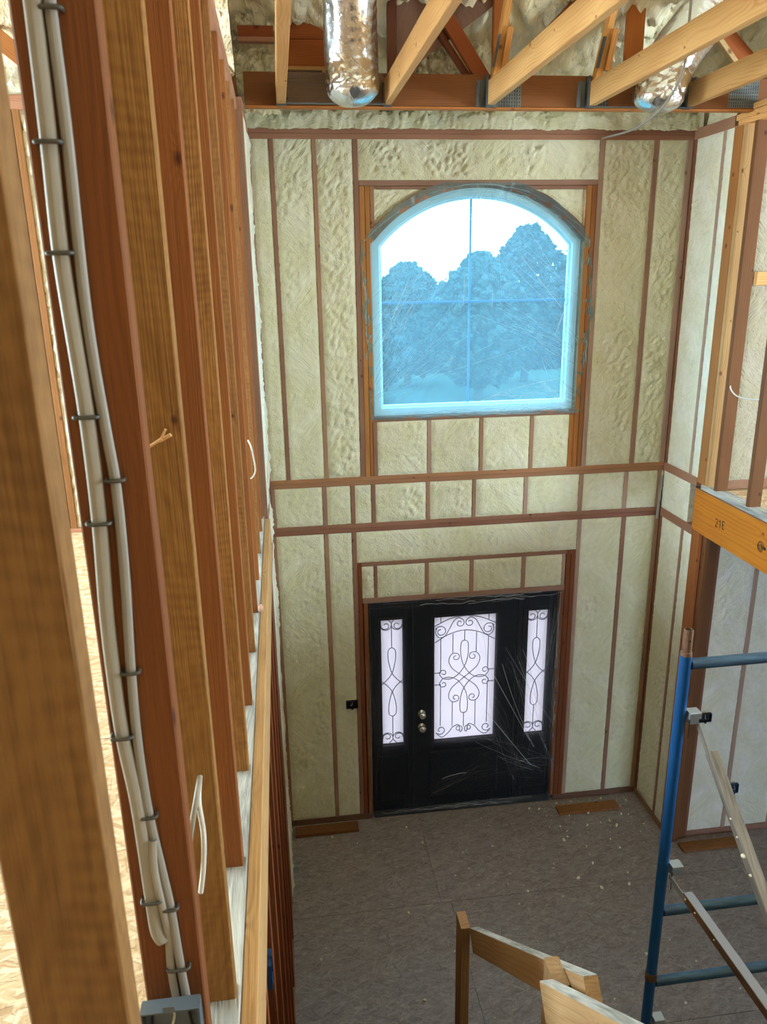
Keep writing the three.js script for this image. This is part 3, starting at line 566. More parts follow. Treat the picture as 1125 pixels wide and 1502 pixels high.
part('slab', boxGeo(-5.1, 7.1, -5.05, -4.780, -6.10, 4.6, 0.001), M.sheathing, floor);
const floorUp = structure('floor_upper');
panelFloor(floorUp, -5.0, -0.166, -4.95, 4.5, -1.570, M.osbBright);
panelFloor(floorUp, 3.105, 7.0, -5.25, 4.5, -1.6245, M.osbBright);
panelFloor(floorUp, -0.125, 3.10, -0.28, 4.5, -1.570, M.osbBright);
for (let k = 0; k < 14; k++) part('floor_joist', boxGeo(-5.0, -0.24, -1.905, -1.590, -4.94 + 0.7 * k, -4.90 + 0.7 * k), wood('fir'), floorUp);
for (let k = 0; k < 14; k++) part('floor_joist', boxGeo(3.20, 7.0, -1.95, -1.645, -5.20 + 0.7 * k, -5.16 + 0.7 * k), wood('fir'), floorUp);

// ------------------------------------------------------------------ outer shell with windows (behind and beside the viewer)
function shellWall(name, axis, at, a0, a1, wins, y0 = -4.78, y1 = 1.2) {   // wall across axis at 'at', windows [a, b, y, y]
  const g = structure(name), th = 0.16, box = (p, q, r, s) => part('wall_board', axis === 'x' ? boxGeo(at - th / 2, at + th / 2, r, s, p, q, 0.001) : boxGeo(p, q, r, s, at - th / 2, at + th / 2, 0.001), M.shell, g);
  const rows = [...new Set([y0, y1, ...wins.flatMap((w) => [w[2], w[3]])])].sort((p, q) => p - q);
  for (let i = 0; i + 1 < rows.length; i++) {
    let a = a0; for (const w of wins.filter((w) => w[2] <= rows[i] && w[3] >= rows[i + 1]).sort((p, q) => p[0] - q[0])) { if (w[0] > a) box(a, w[0], rows[i], rows[i + 1]); a = w[1]; }
    if (a1 > a) box(a, a1, rows[i], rows[i + 1]);
  }
}
shellWall('wall_far_left', 'x', -5.08, -5.1, 4.6, [[-4.5, -2.1, -0.9, 0.7]]);
shellWall('wall_far_right', 'x', 7.08, -5.4, 4.6, [[-2.5, -0.5, -0.85, 0.65]]);
{ // added unseen wall under the beam, keeps window light off the lower left foam
  const g = structure('light_blocking_wall'); for (let k = 0; k < 4; k++) part('wall_board', boxGeo(3.11, 3.19, -4.76, -1.957, -0.6 + 1.27 * k, 0.668 + 1.27 * k, 0.002), M.shell, g);
}
shellWall('wall_back', 'z', 4.58, -5.1, 7.1, [[3.6, 6.2, -4.1, -2.4]]);

// ------------------------------------------------------------------ roof: sloping deck coated with foam, in three bays
const ceiling = structure('ceiling');
{
  const SL = 0.62, roof = (x0, x1, ze, fine, s) => {
    const zr = -0.6, y = (z) => 1.10 + (z - ze) * SL, foamAt = (u, v, nx, nz, z0, z1) => part('roof_foam', grid(nx, nz, (a, b) => {
      const x = lerp(x1, x0, a), z = lerp(z0, z1, b), d = 0.05 * N3(x * 2.2, z * 3, s) + 0.075 * Math.abs(N3(x * 5, z * 6, s + 1)) + 0.038 * Math.abs(N3(x * 13, z * 15, s + 2)) + 0.008 * N3(x * 34, z * 36, s + 3);
      return [P(x, y(z) - d, z), x, z];
    }), M.roofFoam, ceiling);
    if (fine) foamAt(0, 0, Math.round((x1 - x0) / 0.022), 70, ze, ze + 1.9); else foamAt(0, 0, Math.round((x1 - x0) / 0.06), 40, ze, ze + 1.9);
    foamAt(0, 0, 24, 30, ze + 1.9, zr);
    const yr = y(zr); part('roof_foam', grid(20, 24, (a, b) => { const x = lerp(x1, x0, a), z = lerp(zr, 4.7, b); return [P(x, yr - (z - zr) * 0.6, z), x, z]; }), M.roofFoam, ceiling);
    for (const [za, zb, ya, yb] of [[ze - 0.3, zr, y(ze - 0.3), yr], [zr, 4.8, yr, yr - 5.4 * 0.6]]) part('roof_deck', boardGeo(P((x0 + x1) / 2, ya + 0.09, za), P((x0 + x1) / 2, yb + 0.09, zb), X, x1 - x0, 0.02, 0.001), M.sheathing, ceiling);
    return y;
  };
  roof(-5.15, -0.17, -5.0, false, 31); roof(-0.30, 3.24, -5.98, true, 47); roof(3.2, 7.15, -5.35, false, 63);
  // upright foam where the roof steps between the bays, and the gable ends
  const cheek = (x, z0, z1, lo, hi, out, s) => part('roof_foam', grid(90, 34, (a, b) => { const z = lerp(z0, z1, a), y = lerp(lo(z), hi(z), b), d = 0.05 * Math.abs(N3(z * 3, y * 3, s)) + 0.045 * Math.abs(N3(z * 7, y * 8, s + 1)) + 0.012 * Math.abs(N3(z * 20, y * 22, s + 3)); return [P(x + out * d, y, z), z, y]; }), M.roofFoam, ceiling);
  cheek(-0.26, -5.95, -0.6, (z) => Math.max(0.965, 1.08 + (z + 5.0) * SL), (z) => 1.10 + (z + 5.98) * SL + 0.02, 1, 71);
  cheek(3.21, -5.95, -0.6, (z) => Math.max(0.96, 1.08 + (z + 5.35) * SL), (z) => 1.10 + (z + 5.98) * SL + 0.02, -1, 73);
  const gTop = (z) => Math.min(1.1 + (z + 5.0) * SL, 1.1 + 4.4 * SL - (z + 0.6) * 0.6) + 0.3;
  const gab = (x, z0, z1, lo, hi) => part('gable', grid(2, 6, (a, b) => { const z = lerp(z0, z1, b), top = Math.max(lo + 0.02, hi ?? gTop(z)); return [P(x, lerp(lo, top, a), z), z, a]; }), M.shell, ceiling);
  gab(-5.12, -5.4, 4.8, 0.9); gab(7.12, -5.4, 4.8, 0.9);
}

// ------------------------------------------------------------------ girder and ceiling joists
const ZG = -5.17, CB = 0.955;                                    // girder face, underside of the joists
const girder = thing('girder_truss', 'brown wooden girder with metal plates running across above the entrance wall', 'girder');
{
  part('bottom_chord', boxGeo(-0.13, 3.20, CB, 1.135, ZG - 0.045, ZG), wood('fir', 0xa48468), girder);
  part('nailer', boxGeo(-0.13, 3.09, CB - 0.012, CB - 0.0005, ZG - 0.05, ZG + 0.01, 0.002), wood('fir', 0xf0c8a0), girder);
  const web = (x0, y0, x1, y1, w, kind, c, z = ZG - 0.024) => part('web', boardGeo(P(x0, y0, z), P(x1, y1, z), V(y1 - y0, x0 - x1, 0), w, 0.036), wood(kind, c), girder);
  web(1.045, 1.50, 1.325, 1.110, 0.085, 'fir', 0xb87c50); web(0.995, 1.44, 1.24, 1.125, 0.036, 'fir', 0x8c5c3c, ZG - 0.062);
  web(1.435, 1.13, 1.435, 1.62, 0.10, 'fir', 0xe0a868, ZG - 0.065);
  web(1.52, 1.18, 2.02, 1.655, 0.06, 'fir', 0xa87048, ZG - 0.03);
  web(2.290, 1.13, 2.290, 1.62, 0.115, 'fir', 0xe8b070, ZG - 0.065);
  web(2.86, 1.42, 3.16, 1.16, 0.10, 'fir', 0xd09058, ZG - 0.065); web(2.83, 1.385, 3.02, 1.19, 0.03, 'pale', 0xe8e0d0, ZG - 0.06);
  for (const [x, y, w, h] of [[1.475, 1.075, 0.16, 0.24], [3.02, 1.06, 0.20, 0.19], [2.085, 1.05, 0.07, 0.17]]) {
    const cells = [], nx = Math.round(w / 0.016), ny = Math.round(h / 0.02);
    for (let i = 0; i < nx; i++) for (let j = 0; j < ny; j++) cells.push(boxGeo(x - w / 2 + (i + 0.3) * w / nx, x - w / 2 + (i + 0.65) * w / nx, y - h / 2 + (j + 0.15) * h / ny, y - h / 2 + (j + 0.8) * h / ny, ZG + 0.002, ZG + 0.0026, 0.0002));
    const plate = part('truss_plate', boxGeo(x - w / 2, x + w / 2, y - h / 2, y + h / 2, ZG + 0.0005, ZG + 0.002, 0.0005), M.galvanized, girder);
    part('punched_slots', mergeGeometries(cells), M.slot, plate);
  }
  settle(girder);
}
const joistInfo = [
  [0.084, 'first pale ceiling joist from the left, between rough foam and the upright silver duct', false],
  [0.720, 'pale ceiling joist just right of the upright silver duct', false],
  [1.350, 'pale ceiling joist rising from the metal hanger nearest the middle of the girder', true],
  [1.992, 'pale ceiling joist that crosses in front of the slanting silver duct', true],
  [2.630, 'rightmost pale ceiling joist, below and right of the slanting silver duct', true],
];
joistInfo.forEach(([x, label, hanger], i) => {
  const t = thing('ceiling_joist', label, 'joist', 'ceiling joists hung from the girder'), w = i ? 0.021 : 0.027, y1 = CB + 0.135;
  part('joist_board', boxGeo(x - w, x + w, CB, y1, ZG + 0.004, i > 2 ? 1.5 : -0.4), wood('pale', [0xdcc09a, 0xd8bc96, 0xe4caa4, 0xdcc29c, 0xd4b890][i]), t);
  const s = hanger ? 0.004 : 0.0035, hz = hanger ? 0.075 : 0.05, hy = hanger ? 0.17 : 0.12;
  const hg = [boxGeo(x - w - s, x - w - 0.0005, CB - 0.003, CB + hy, ZG + 0.003, ZG + hz, 0.0005), boxGeo(x + w + 0.0005, x + w + s, CB - 0.003, CB + hy, ZG + 0.003, ZG + hz, 0.0005), boxGeo(x - w - s, x + w + s, CB - 0.006, CB - 0.0005, ZG + 0.003, ZG + hz, 0.0005)];
  if (hanger) hg.push(boxGeo(x - w - 0.055, x - w - s, CB, CB + 0.15, ZG + 0.0005, ZG + 0.004, 0.0005), boxGeo(x + w + s, x + w + 0.04, CB, CB + 0.15, ZG + 0.0005, ZG + 0.004, 0.0005), boxGeo(x - w - 0.058, x - w - 0.05, CB, CB + 0.13, ZG + 0.002, ZG + 0.05, 0.0005));
  part('joist_hanger', mergeGeometries(hg), M.galvanized, t);
  if (i === 2 || i === 3) {
    part('web', boardGeo(P(x + 0.012, y1 - 0.03, ZG + 0.055), P(x + 0.075, y1 + 0.46, ZG + 0.16), Z, 0.075, 0.038), wood('pale', 0xf0c890), t);
    part('web_block', boardGeo(P(x + 0.056, y1 + 0.05, ZG + 0.11), P(x + 0.078, y1 + 0.26, ZG + 0.15), Z, 0.07, 0.036), wood('pale', 0xdcae78), t);
    part('truss_plate', boardGeo(P(x - 0.004, y1 + 0.06, ZG + 0.125), P(x + 0.018, y1 + 0.22, ZG + 0.16), Z, 0.06, 0.004, 0.0005), M.galvanized, t);
  }
  settle(t);
});
// bits of framing seen between the joists
const bracing = structure('ceiling_bracing');
for (const [x, y, w, h, z] of [[-0.25, 0.985, 0.315, 0.345, -5.43], [-0.25, 1.40, 0.32, 0.24, -5.38], [0.80, 1.08, 0.62, 0.34, -5.50]]) part('foam_billow', foamGeo(P(x, y, z), X, Y, w, h, foamSeed++, { amp: 4.2, lump: 1.0, cell: 0.009, over: 0.02, depth: 0.1 }), M.roofFoam, bracing);
part('purlin', boxGeo(-0.15, 0.062, 1.345, 1.405, -5.33, -5.29), wood('fir', 0xc08050), bracing);
part('purlin', boxGeo(-0.15, 0.062, 1.318, 1.344, -5.34, -5.28), wood('dusty', 0xffd8c4), bracing);
part('plank', boxGeo(0.11, 0.70, 1.20, 1.36, -5.42, -5.385), wood('fir', 0xd89860), bracing); part('plank', boxGeo(0.11, 0.70, 1.362, 1.53, -5.42, -5.385), wood('fir', 0xd09058), bracing);
part('plank', boxGeo(0.11, 0.36, 1.165, 1.195, -5.36, -5.30), wood('pale', 0xe8c898), bracing); part('plank', boxGeo(0.11, 0.34, 1.137, 1.160, -5.40, -5.23), wood('dusty', 0x9c8878), bracing);
part('plank', boxGeo(0.742, 0.79, 1.02, 1.60, -5.30, -5.23), wood('fir', 0x80543c), bracing);
{
  const t = new THREE.Shape(); t.moveTo(0.795, 1.12 + E); t.lineTo(0.83, 1.14 + E); t.lineTo(1.50, 1.60 + E); t.lineTo(0.795, 1.60 + E); t.closePath();
  part('plywood_panel', new THREE.ExtrudeGeometry(t, { depth: 0.014, bevelEnabled: false }).translate(0, 0, -5.262), wood('dusty', 0xb8a49c), bracing);
  part('plank', boxGeo(0.110, 0.690, 0.962, 1.130, ZG + 0.0015, ZG + 0.012), wood('dusty', 0xa8a294), bracing);
  part('plank', boardGeo(P(-1.50, 1.30, -4.72), P(-1.12, 0.985, -4.72), Y, 0.09, 0.038), wood('fir', 0xe0b890), bracing);
}

// ------------------------------------------------------------------ silver flexible ducts
function ductGeo(pts, rad, seed, capRound = 0.10) {
  const c = new THREE.CatmullRomCurve3(pts), n = 120, m = 72, len = c.getLength(), fr = c.computeFrenetFrames(n, false);
  return grid(m, n, (a, b, i, j) => {
    const th = a * 6.2832, s = b * len, p = c.getPointAt(b); let r = rad;
    if (s < capRound) r *= Math.sqrt(Math.max(0, 1 - (1 - s / capRound) ** 2)) * 0.97 + 0.03 * (j > 0);
    const ct = Math.cos(th), sn = Math.sin(th), tie = Math.exp(-(((s - capRound * 1.3) / 0.06) ** 2));
    r *= 1 + 0.035 * N3(ct * 1.4 + seed, sn * 1.4, s * 3) + 0.009 * N3(ct * 5, sn * 5 + seed, s * 5) + 0.012 * Math.sin(s * 110 + 2 * N3(ct * 2, sn * 2, s)) * (0.3 + 0.7 * Math.abs(N3(ct * 3, sn * 3, s * 3 + seed))) + (0.012 + 0.05 * tie) * N3(ct * 7, sn * 7, s * 22 + seed) * sstep(0.5, 0.05, s);
    if (j === 0) r = 0;
    return [p.clone().addScaledVector(fr.normals[j], r * ct).addScaledVector(fr.binormals[j], r * sn), a * 1.0, s];
  });
}
const duct1 = thing('flexible_duct', 'upright silver foil duct hanging between two joists near the middle left', 'duct', 'silver foil ducts');
part('foil_jacket', ductGeo([P(0.50, 0.915, -4.98), P(0.495, 1.05, -4.98), P(0.485, 1.25, -4.93), P(0.475, 1.50, -4.82), P(0.465, 1.68, -4.68)], 0.150, 3), M.foil, duct1);
part('boot_flange', boxGeo(0.11, 0.70, CB - 0.006, CB - 0.001, -5.10, -5.07, 0.001), M.galvanized, duct1); settle(duct1);
const duct2 = thing('flexible_duct', 'slanting silver foil duct with crumpled end behind the right ceiling joists', 'duct', 'silver foil ducts');
part('foil_jacket', ductGeo([P(2.345, 0.895, -5.00), P(2.36, 1.0, -4.985), P(2.43, 1.20, -4.96), P(2.56, 1.38, -4.93), P(2.70, 1.54, -4.84), P(2.80, 1.64, -4.74)], 0.150, 8), M.foil, duct2);
part('boot_flange', boxGeo(2.02, 2.60, CB - 0.006, CB - 0.001, -5.13, -5.10, 0.001), M.galvanized, duct2); settle(duct2);

// ------------------------------------------------------------------ wiring
solo('hanging_cable', tube([P(1.99, 1.34, -3.95), P(2.02, 1.20, -4.0), P(2.055, 1.07, -4.07), P(2.085, 0.99, -4.13), P(2.207, 0.90, -4.5), P(2.33, 0.872, -5.0), P(2.385, 0.868, -5.4), P(2.385, 0.89, -5.885)], 0.0072, 90, 8), M.jacketGrey, 'thin tan cable drooping from the joists to the top of the entrance wall', 'cable');
function stapledCable(label, pts, r, flat, staples, mat) {
  const t = thing('electrical_cable', label, 'cable'), z = -0.98;
  const g = tube(pts.map(([x, y, d = 0]) => P(x, y, 0)), r, 160, 10); const p = g.attributes.position;
  // flatten towards the stud and lift it to the stud's face
  const c = new THREE.CatmullRomCurve3(pts.map(([x, y, d = 0]) => P(x, y, d)));
  for (let i = 0; i < p.count; i++) { const k = Math.floor(i / 11) / 160, q = c.getPointAt(clamp(k)); p.setZ(i, z + r * flat + 0.0008 + q.z + p.getZ(i) * flat); }
  g.computeVertexNormals(); part('cable_jacket', g, mat, t);
  for (const [x, y, w] of staples) part('staple', tube([P(x - w, y, z + 0.001), P(x - w * 0.95, y, z + r * flat * 2 + 0.002), P(x, y, z + r * flat * 2 + 0.0042), P(x + w * 0.95, y, z + r * flat * 2 + 0.002), P(x + w, y, z + 0.001)], 0.0026, 20, 6), M.staple, t);
  settle(t); return t;
}
stapledCable('thick grey-white cable stapled along the left of the second nearest stud', [[-0.237, 0.36], [-0.237, 0.278], [-0.239, 0.141], [-0.242, 0.026], [-0.237, -0.162], [-0.2385, -0.297], [-0.2445, -0.423], [-0.246, -0.51], [-0.245, -0.606], [-0.238, -0.71], [-0.236, -0.80], [-0.235, -0.887], [-0.232, -0.955], [-0.226, -0.968]], 0.0098, 0.7, [[-0.239, 0.141, 0.0135], [-0.242, 0.026, 0.0135], [-0.237, -0.162, 0.0135], [-0.2385, -0.297, 0.0135], [-0.245, -0.606, 0.0135], [-0.234, -0.887, 0.0135]], M.jacket);
stapledCable('thin pale cable running right of the thick one on the same stud', [[-0.219, 0.36], [-0.220, 0.278], [-0.2195, 0.16], [-0.2225, -0.05], [-0.217, -0.18], [-0.2135, -0.243], [-0.2155, -0.36], [-0.2235, -0.51], [-0.2265, -0.62], [-0.2235, -0.741], [-0.215, -0.84], [-0.2095, -0.908], [-0.205, -1.022], [-0.199, -1.15], [-0.197, -1.3]], 0.0066, 0.75, [[-0.2195, 0.27, 0.0105], [-0.2135, -0.243, 0.0105], [-0.2235, -0.51, 0.0105], [-0.2235, -0.741, 0.0105], [-0.2095, -0.907, 0.0105], [-0.208, -1.022, 0.016]], M.jacketGrey);
stapledCable('short pale cable joining between the two stapled cables low on the stud', [[-0.222, -0.78, 0.004], [-0.225, -0.83, 0.006], [-0.2205, -0.90, 0.004], [-0.2175, -0.96], [-0.2195, -1.022], [-0.2165, -1.10], [-0.2105, -1.2], [-0.21, -1.3]], 0.0062, 0.8, [], M.jacket);

function electricalBox(name, label, c, facing, w, h, mat, wires = 3) {   // open box set in the wall, wire ends inside
  const t = thing(name, label, 'electrical box'), d = 0.024, th = 0.003, gs = [];
  const q = new THREE.Quaternion().setFromUnitVectors(Z, facing), b = (sx, sy, sz, x, y, z) => { gs.push(new THREE.BoxGeometry(sx, sy, sz).translate(x, y, z)); };
  b(w, h, th, 0, 0, -d); b(w, th, d, 0, h / 2, -d / 2); b(w, th, d, 0, -h / 2, -d / 2); b(th, h, d, w / 2, 0, -d / 2); b(th, h, d, -w / 2, 0, -d / 2); b(w * 0.2, 0.012, 0.003, 0, h / 2 + 0.006, 0); b(w * 0.2, 0.012, 0.003, 0, -h / 2 - 0.006, 0);
  part('box_shell', mergeGeometries(gs).applyQuaternion(q).translate(c.x, c.y, c.z), mat, t);
  const r = rng(Math.round(c.x * 1000 + 7000)); for (let i = 0; i < wires; i++) { const x = (i / (wires - 1 || 1) - 0.5) * w * 0.6; part('wire_end', tube([V(x, h * 0.45, -d + 0.004), V(x + 0.01 * (r() - 0.5), 0.2 * h, -0.02), V(x + 0.02 * (r() - 0.5), -0.1 * h, -0.006), V(x + 0.03 * (r() - 0.5), -0.25 * h + 0.02 * r(), -0.012)], 0.0022, 14, 6).applyQuaternion(q).translate(c.x, c.y, c.z), i % 2 ? M.whiteWire : M.boxBlack, t); }
  return settle(t);
}
electricalBox('electrical_box', 'black outlet box in the foam left of the front door', P(0.446, -3.552, ZF + 0.034), Z, 0.10, 0.066, M.boxBlack);
electricalBox('electrical_box', 'dark outlet box in the white foam behind the scaffold lock', P(3.312, -3.562, -5.216), Z, 0.10, 0.072, M.boxBlack);
electricalBox('electrical_box', 'low dark outlet box on the far right foam wall above a loose wire', P(3.658, -4.285, -5.214), Z, 0.062, 0.085, M.boxBlue);
electricalBox('electrical_box', 'blue outlet box tucked between the dark studs of the lower left wall', P(-0.142, -2.262, -2.10), X, 0.07, 0.10, M.boxBlue);
electricalBox('electrical_box', 'grey-blue plastic box at the foot of the stud with the cables', P(-0.219, -1.105, -0.925), Z, 0.085, 0.10, M.boxGrey);
electricalBox('electrical_box', 'small black box on the distant stud of the left room', P(-1.455, -1.09, -4.935), Z, 0.045, 0.075, M.boxBlack);
solo('loose_wire', tube([P(3.648, -4.335, -5.19), P(3.655, -4.42, -5.17), P(3.71, -4.54, -5.165), P(3.74, -4.66, -5.19)], 0.004, 30, 6), M.jacketGrey, 'thin grey wire dangling below the low outlet box at far right', 'wire');
solo('loose_wire', tube([P(3.13, -0.775, -5.117), P(3.115, -0.815, -5.095), P(3.105, -0.848, -5.03), P(3.10, -0.862, -4.95), P(3.11, -0.862, -4.86), P(3.125, -0.848, -4.72)], 0.005, 40, 7), M.whiteWire, 'white wire looping between two studs of the upper right wall', 'wire');
solo('loose_wire', tube([P(-0.172, -0.74, -3.60), P(-0.158, -0.76, -3.55), P(-0.150, -0.82, -3.57), P(-0.148, -0.89, -3.60), P(-0.160, -0.915, -3.60), P(-0.172, -0.925, -3.60)], 0.004, 30, 6), M.whiteWire, 'bent white wire poking out of the distant left wall studs', 'wire');
{
  const t = thing('cable_loop', 'folded tan and white cable end hanging in the bay by the cable stud', 'cable');
  part('tan_end', tube([P(-0.203, -0.945, -1.345), P(-0.206, -0.957, -1.30), P(-0.216, -1.0, -1.285), P(-0.227, -1.06, -1.29), P(-0.232, -1.13, -1.30)], 0.0055, 36, 8), M.jacket, t);
  part('white_end', tube([P(-0.203, -0.945, -1.343), P(-0.203, -0.965, -1.30), P(-0.199, -1.04, -1.29), P(-0.205, -1.11, -1.285), P(-0.214, -1.165, -1.28)], 0.0052, 36, 8), M.whiteWire, t);
  settle(t);
}
solo('wood_splinter', mergeGeometries([boardGeo(P(-0.236, -0.283, -1.345), P(-0.206, -0.263, -1.325), Z, 0.004, 0.005, 0.001), boardGeo(P(-0.212, -0.268, -1.33), P(-0.190, -0.256, -1.32), Z, 0.003, 0.006, 0.001), boardGeo(P(-0.209, -0.265, -1.33), P(-0.198, -0.247, -1.322), Z, 0.003, 0.004, 0.001)]), wood('pale', 0xffe8d0), 'pale splinter of wood sticking out of the rough golden stud', 'splinter');
solo('foam_drip', new THREE.IcosahedronGeometry(0.016, 3).scale(0.8, 1.3, 0.9).translate(-0.160, -1.51 + E, -3.42), M.pinkFoam, 'small pink-white blob of foam on the plate below the left studs', 'foam blob');

// ------------------------------------------------------------------ scaffold
const SX = 1.386, SZ = -2.35;
const scaffold = thing('scaffold_frame', 'blue tubular steel scaffold frame with worn rungs at the lower right', 'scaffold');
{
  const cyl = (p0, p1, r, n = 20) => { const d = p1.clone().sub(p0), L = d.length(); return new THREE.CylinderGeometry(r, r, L, n, 1).applyQuaternion(new THREE.Quaternion().setFromUnitVectors(Y, d.normalize())).translate((p0.x + p1.x) / 2, (p0.y + p1.y) / 2, (p0.z + p1.z) / 2); };
  const sleeve = (x, y0, y1, ri, ro) => new THREE.LatheGeometry([[ri, y0], [ro, y0], [ro, y1 - 0.004], [ro - 0.003, y1], [ri, y1], [ri, y0]].map(([a, b]) => new THREE.Vector2(a, b + E)), 24).translate(x, 0, SZ);
  for (const x of [SX, SX + 1.52]) {
    const leg = part('leg', cyl(P(x, -2.80, SZ), P(x, -1.335, SZ), 0.0215), M.scaffoldBlue, scaffold);
    part('lower_leg', cyl(P(x, -4.72, SZ), P(x, -2.806, SZ), 0.0215), M.scaffoldBlue, scaffold);
    const pin = part('coupling_pin', mergeGeometries([sleeve(x, -1.335, -1.232, 0.0135, 0.0172), sleeve(x, -1.345, -1.318, 0.012, 0.0205)]), M.rust, scaffold);
    part('pin_hole', new THREE.CylinderGeometry(0.0042, 0.0042, 0.002, 14).rotateX(Math.PI / 2 - 0.1).translate(x - 0.001, -1.272 + E, SZ + 0.0172), M.ink, pin);
    part('coupling_collar', sleeve(x, -2.83, -2.79, 0.01, 0.0235), M.rust, scaffold);
    part('base_plate', boxGeo(x - 0.075, x + 0.075, -4.76, -4.72, SZ - 0.075, SZ + 0.075, 0.003), M.rust, scaffold);
    for (const y of [-1.579, -2.262, -3.05]) {
      const lx = x + (x === SX ? 0.0215 : -0.0215), dx = x === SX ? 1 : -1;
      const body = part('brace_lock', mergeGeometries([boxGeo(Math.min(lx, lx + dx * 0.045), Math.max(lx, lx + dx * 0.045), y - 0.004, y + 0.022, SZ - 0.008, SZ + 0.035, 0.002), boxGeo(Math.min(lx + dx * 0.006, lx + dx * 0.042), Math.max(lx + dx * 0.006, lx + dx * 0.042), y - 0.03, y - 0.004, SZ - 0.002, SZ + 0.026, 0.002)]), M.lock, scaffold);
      part('lock_tongue', boxGeo(lx + dx * 0.002, lx + dx * 0.005, y - 0.085, y - 0.005, SZ + 0.028, SZ + 0.031, 0.0005), M.ink, body);
    }
  }
  for (const y of [-1.372, -2.483, -2.849, -3.6, -4.2]) part('rung', cyl(P(SX + 0.02, y, SZ), P(SX + 1.50, y + 0.006, SZ), 0.0205), M.scaffoldWorn, scaffold);
  settle(scaffold);
}
function crossBrace(label, p0, p1, mat, flange, up, foam) {              // steel angle with a flattened end at the lock
  const t = thing('cross_brace', label, 'scaffold brace', 'scaffold cross braces'), d = p1.clone().sub(p0).normalize(), a = p0.clone().addScaledVector(d, 0.11), side = V(0, 0, 0).crossVectors(d, up).normalize();
  const f = boardGeo(a, p1, up, 0.034, 0.004, 0.001), g = boardGeo(a.clone().addScaledVector(side, -0.016).addScaledVector(up, 0.017), p1.clone().addScaledVector(side, -0.016).addScaledVector(up, 0.017), side, 0.034, 0.004, 0.001);
  part('side_flange', f, flange, t); part('top_flange', g, mat, t);
  part('flattened_end', boardGeo(p0, a.clone().addScaledVector(d, 0.02), up, 0.024, 0.005, 0.001), mat, t);
  if (foam) for (const [s, r] of foam) part('foam_spot', new THREE.IcosahedronGeometry(r, 2).scale(1, 0.7, 1).translate(...p0.clone().addScaledVector(d, s).addScaledVector(side, 0.003).addScaledVector(up, 0.004).toArray()), M.crumb, t);
  return settle(t);
}
crossBrace('tan rusty scaffold brace sloping down from the upper lock', P(1.450, -1.612, -2.335), P(1.450, -2.74, -0.88), M.braceSteel, M.braceSteel, V(0, 0.79, 0.61), [[0.46, 0.010], [0.52, 0.006], [0.40, 0.004], [0.34, 0.004]]);
crossBrace('grey steel scaffold brace starting at the lower lock', P(1.409, -2.300, -2.335), P(1.409, -2.215, -0.88), M.braceGrey, M.rust, V(0, 0.998, 0.06), [[0.13, 0.004], [0.2, 0.004], [0.33, 0.003]]);

// ------------------------------------------------------------------ temporary stair rail
const rail = thing('stair_guardrail', 'temporary rail of sawn boards nailed to two posts at the bottom of the photo', 'handrail');
{
  part('post', boxGeo(0.590, 0.628, -4.76, -2.515, -2.500, -2.412), wood('pale', 0xa89078), rail);
  part('post', boxGeo(0.590, 0.628, -4.76, -1.700, -1.510, -1.422), wood('pale', 0xb0a090), rail);
  const dir = V(0, 0.925, 1.064).normalize(), up = V(0, dir.z, -dir.y), mk = (x, y, z, L, c) => { const a = P(x, y, z).addScaledVector(up, -0.0445); const b = part('rail_board', boardGeo(a, a.clone().addScaledVector(dir, L), up, 0.089, 0.036, 0.002), wood('pale', c), rail), q = a.clone().addScaledVector(up, 0.0452); part('painted_skylit_edge', boardGeo(q, q.clone().addScaledVector(dir, L), X, 0.035, 0.0012, 0.0004), M.dustAndSkylitGrey, b); };  // pale strip along each board top: skylight put in as colour
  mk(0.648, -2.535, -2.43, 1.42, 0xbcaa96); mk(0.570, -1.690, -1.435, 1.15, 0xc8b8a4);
  settle(rail);
}
// loose boards on the foyer floor
solo('floor_board', boxGeo(2.29, 2.86, -4.76, -4.735, -5.79, -5.675), wood('rough', 0xb89a80), 'flat brown board lying on the floor right of the front door', 'board');
solo('floor_board', boxGeo(3.16, 3.70, -4.76, -4.735, -5.17, -5.065), wood('rough', 0xb0947c), 'flat brown board lying behind the scaffold leg on the floor', 'board');
solo('floor_board', boxGeo(-0.10, 0.46, -4.76, -4.725, -5.85, -5.74), wood('rough', 0xa08468), 'flat brown board lying on the floor left of the front door', 'board');
solo('metal_clip', mergeGeometries([boxGeo(-0.135, -0.09, -4.76, -4.70, -5.36, -5.33, 0.002), boardGeo(P(-0.12, -4.71, -5.35), P(-0.07, -4.64, -5.33), Z, 0.02, 0.004, 0.001), boardGeo(P(-0.10, -4.73, -5.34), P(-0.05, -4.70, -5.36), Z, 0.015, 0.004, 0.001)]), M.lock, 'small bent metal clip at the foot of the lower left wall', 'clip');
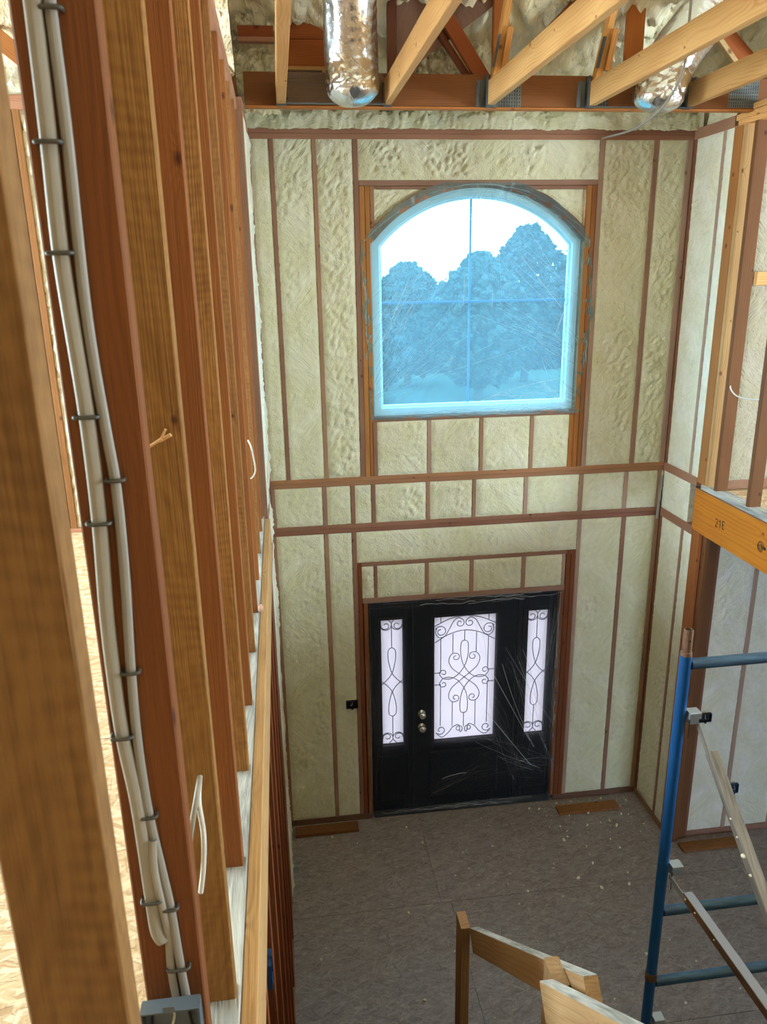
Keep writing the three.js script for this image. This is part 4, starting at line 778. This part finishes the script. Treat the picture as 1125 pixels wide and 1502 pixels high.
{ // crumbs of trimmed foam
  const n = 300, geo = new THREE.IcosahedronGeometry(1, 1), p = geo.attributes.position; for (let i = 0; i < p.count; i++) { const v = V(p.getX(i), p.getY(i), p.getZ(i)), k = 1 + 0.35 * N3(v.x * 1.7, v.y * 1.7, v.z * 1.7); p.setXYZ(i, v.x * k, v.y * k * 0.7, v.z * k); } geo.computeVertexNormals();
  const im = new THREE.InstancedMesh(geo, M.crumb, n), m = new THREE.Matrix4(), r = rng(404); im.name = 'foam_crumbs'; im.castShadow = im.receiveShadow = true;
  for (let i = 0; i < n; i++) {
    const near = r(), x = near < 0.45 ? 2.3 + 1.0 * (r() - 0.3) : -0.05 + 3.1 * r(), z = near < 0.45 ? -5.85 + 1.1 * r() * r() : -5.8 + 3.0 * r(), s = 0.0022 + 0.010 * Math.pow(r(), 4);
    m.compose(V(x, 0.004 * 0.7 + s * 0.4, z), new THREE.Quaternion().setFromEuler(new THREE.Euler(r() * 6, r() * 6, r() * 6)), V(s * (0.8 + 0.8 * r()), s, s)); im.setMatrixAt(i, m);
  }
  im.userData = { kind: 'stuff', label: 'scattered crumbs of pale foam on the dark floor', category: 'debris' }; scene.add(im);
}

function foliage(n, seed, where, r0, r1) {                       // clumps of leaves: rough little blobs, turned at random
  const r = rng(seed), base = new THREE.IcosahedronGeometry(1, 1).attributes.position, pos = new Float32Array(n * base.count * 3), q = new THREE.Quaternion(), v = V(0, 0, 0); let o = 0;
  for (let i = 0; i < n; i++) {
    const [x, y, z] = where(r), s = lerp(r0, r1, r()), k = r() * 50; q.setFromEuler(new THREE.Euler(r() * 6, r() * 6, r() * 6));
    for (let j = 0; j < base.count; j++) { v.fromBufferAttribute(base, j); const d = s * (0.75 + 0.5 * N3(v.x * 1.9 + k, v.y * 1.9, v.z * 1.9)); v.set(v.x * d, v.y * d * 0.6, v.z * d).applyQuaternion(q); pos[o++] = v.x + x; pos[o++] = v.y + y; pos[o++] = v.z + z; }
  }
  const g = new THREE.BufferGeometry(); g.setAttribute('position', new THREE.BufferAttribute(pos, 3)); g.computeVertexNormals(); return g;
}
// ------------------------------------------------------------------ outside: lawn and trees seen through the window
const lawn = structure('ground_lawn'); part('lawn', new THREE.PlaneGeometry(160, 120).rotateX(-Math.PI / 2).translate(0, -0.45, -66.5), M.lawn, lawn);
[[3.0, -32, 4.3, 1, 'low dim tree at the left edge of the arched window view'], [8.2, -32, 5.9, 0, 'rounded dim tree in the middle of the arched window view'], [13.5, -32, 7.5, 1, 'tallest dim tree, at the right side of the arched window view'],
  [5.9, -36.5, 5.6, 0, 'farther dim tree filling the gap between the left and middle trees outside'], [11.6, -36.5, 7.2, 1, 'farther dim tree filling the gap between the middle and right trees outside']].forEach(([x, z, h, k, label], i) => {
  const t = thing('tree', label, 'tree', 'trees beyond the arched window');
  const crown = (n, seed, out, r0, r1) => foliage(n, seed, (r) => { const a = r() * 6.2832, v = Math.pow(r(), 0.8), q = Math.pow(r(), 0.5) * 2.5 * out * Math.sin(Math.PI * (0.12 + 0.84 * v)); return [x + Math.cos(a) * q, -0.45 + h * (0.1 + 0.88 * v * (0.9 + 0.1 * out)) , z + Math.sin(a) * q * 0.8]; }, r0, r1);
  part('crown', mergeGeometries([crown(2000, 500 + i, 1, 0.09, 0.26), crown(900, 560 + i, 1.03, 0.04, 0.10)]), k ? M.leafDark : M.leaf, t);
  part('trunk', new THREE.CylinderGeometry(0.10, 0.20, h * 0.7, 9).translate(x, -0.45 + h * 0.35, z), M.bark, t); settle(t);
});
solo('hedge', foliage(3200, 640, (r) => [-12 + 40 * r(), -0.4 + 4.2 * Math.pow(r(), 0.8), -42 + 1.2 * r()], 0.25, 0.55), M.leafDark, 'long dark hedge behind the trees beyond the arched window', 'hedge');

renderer.render(scene, camera);
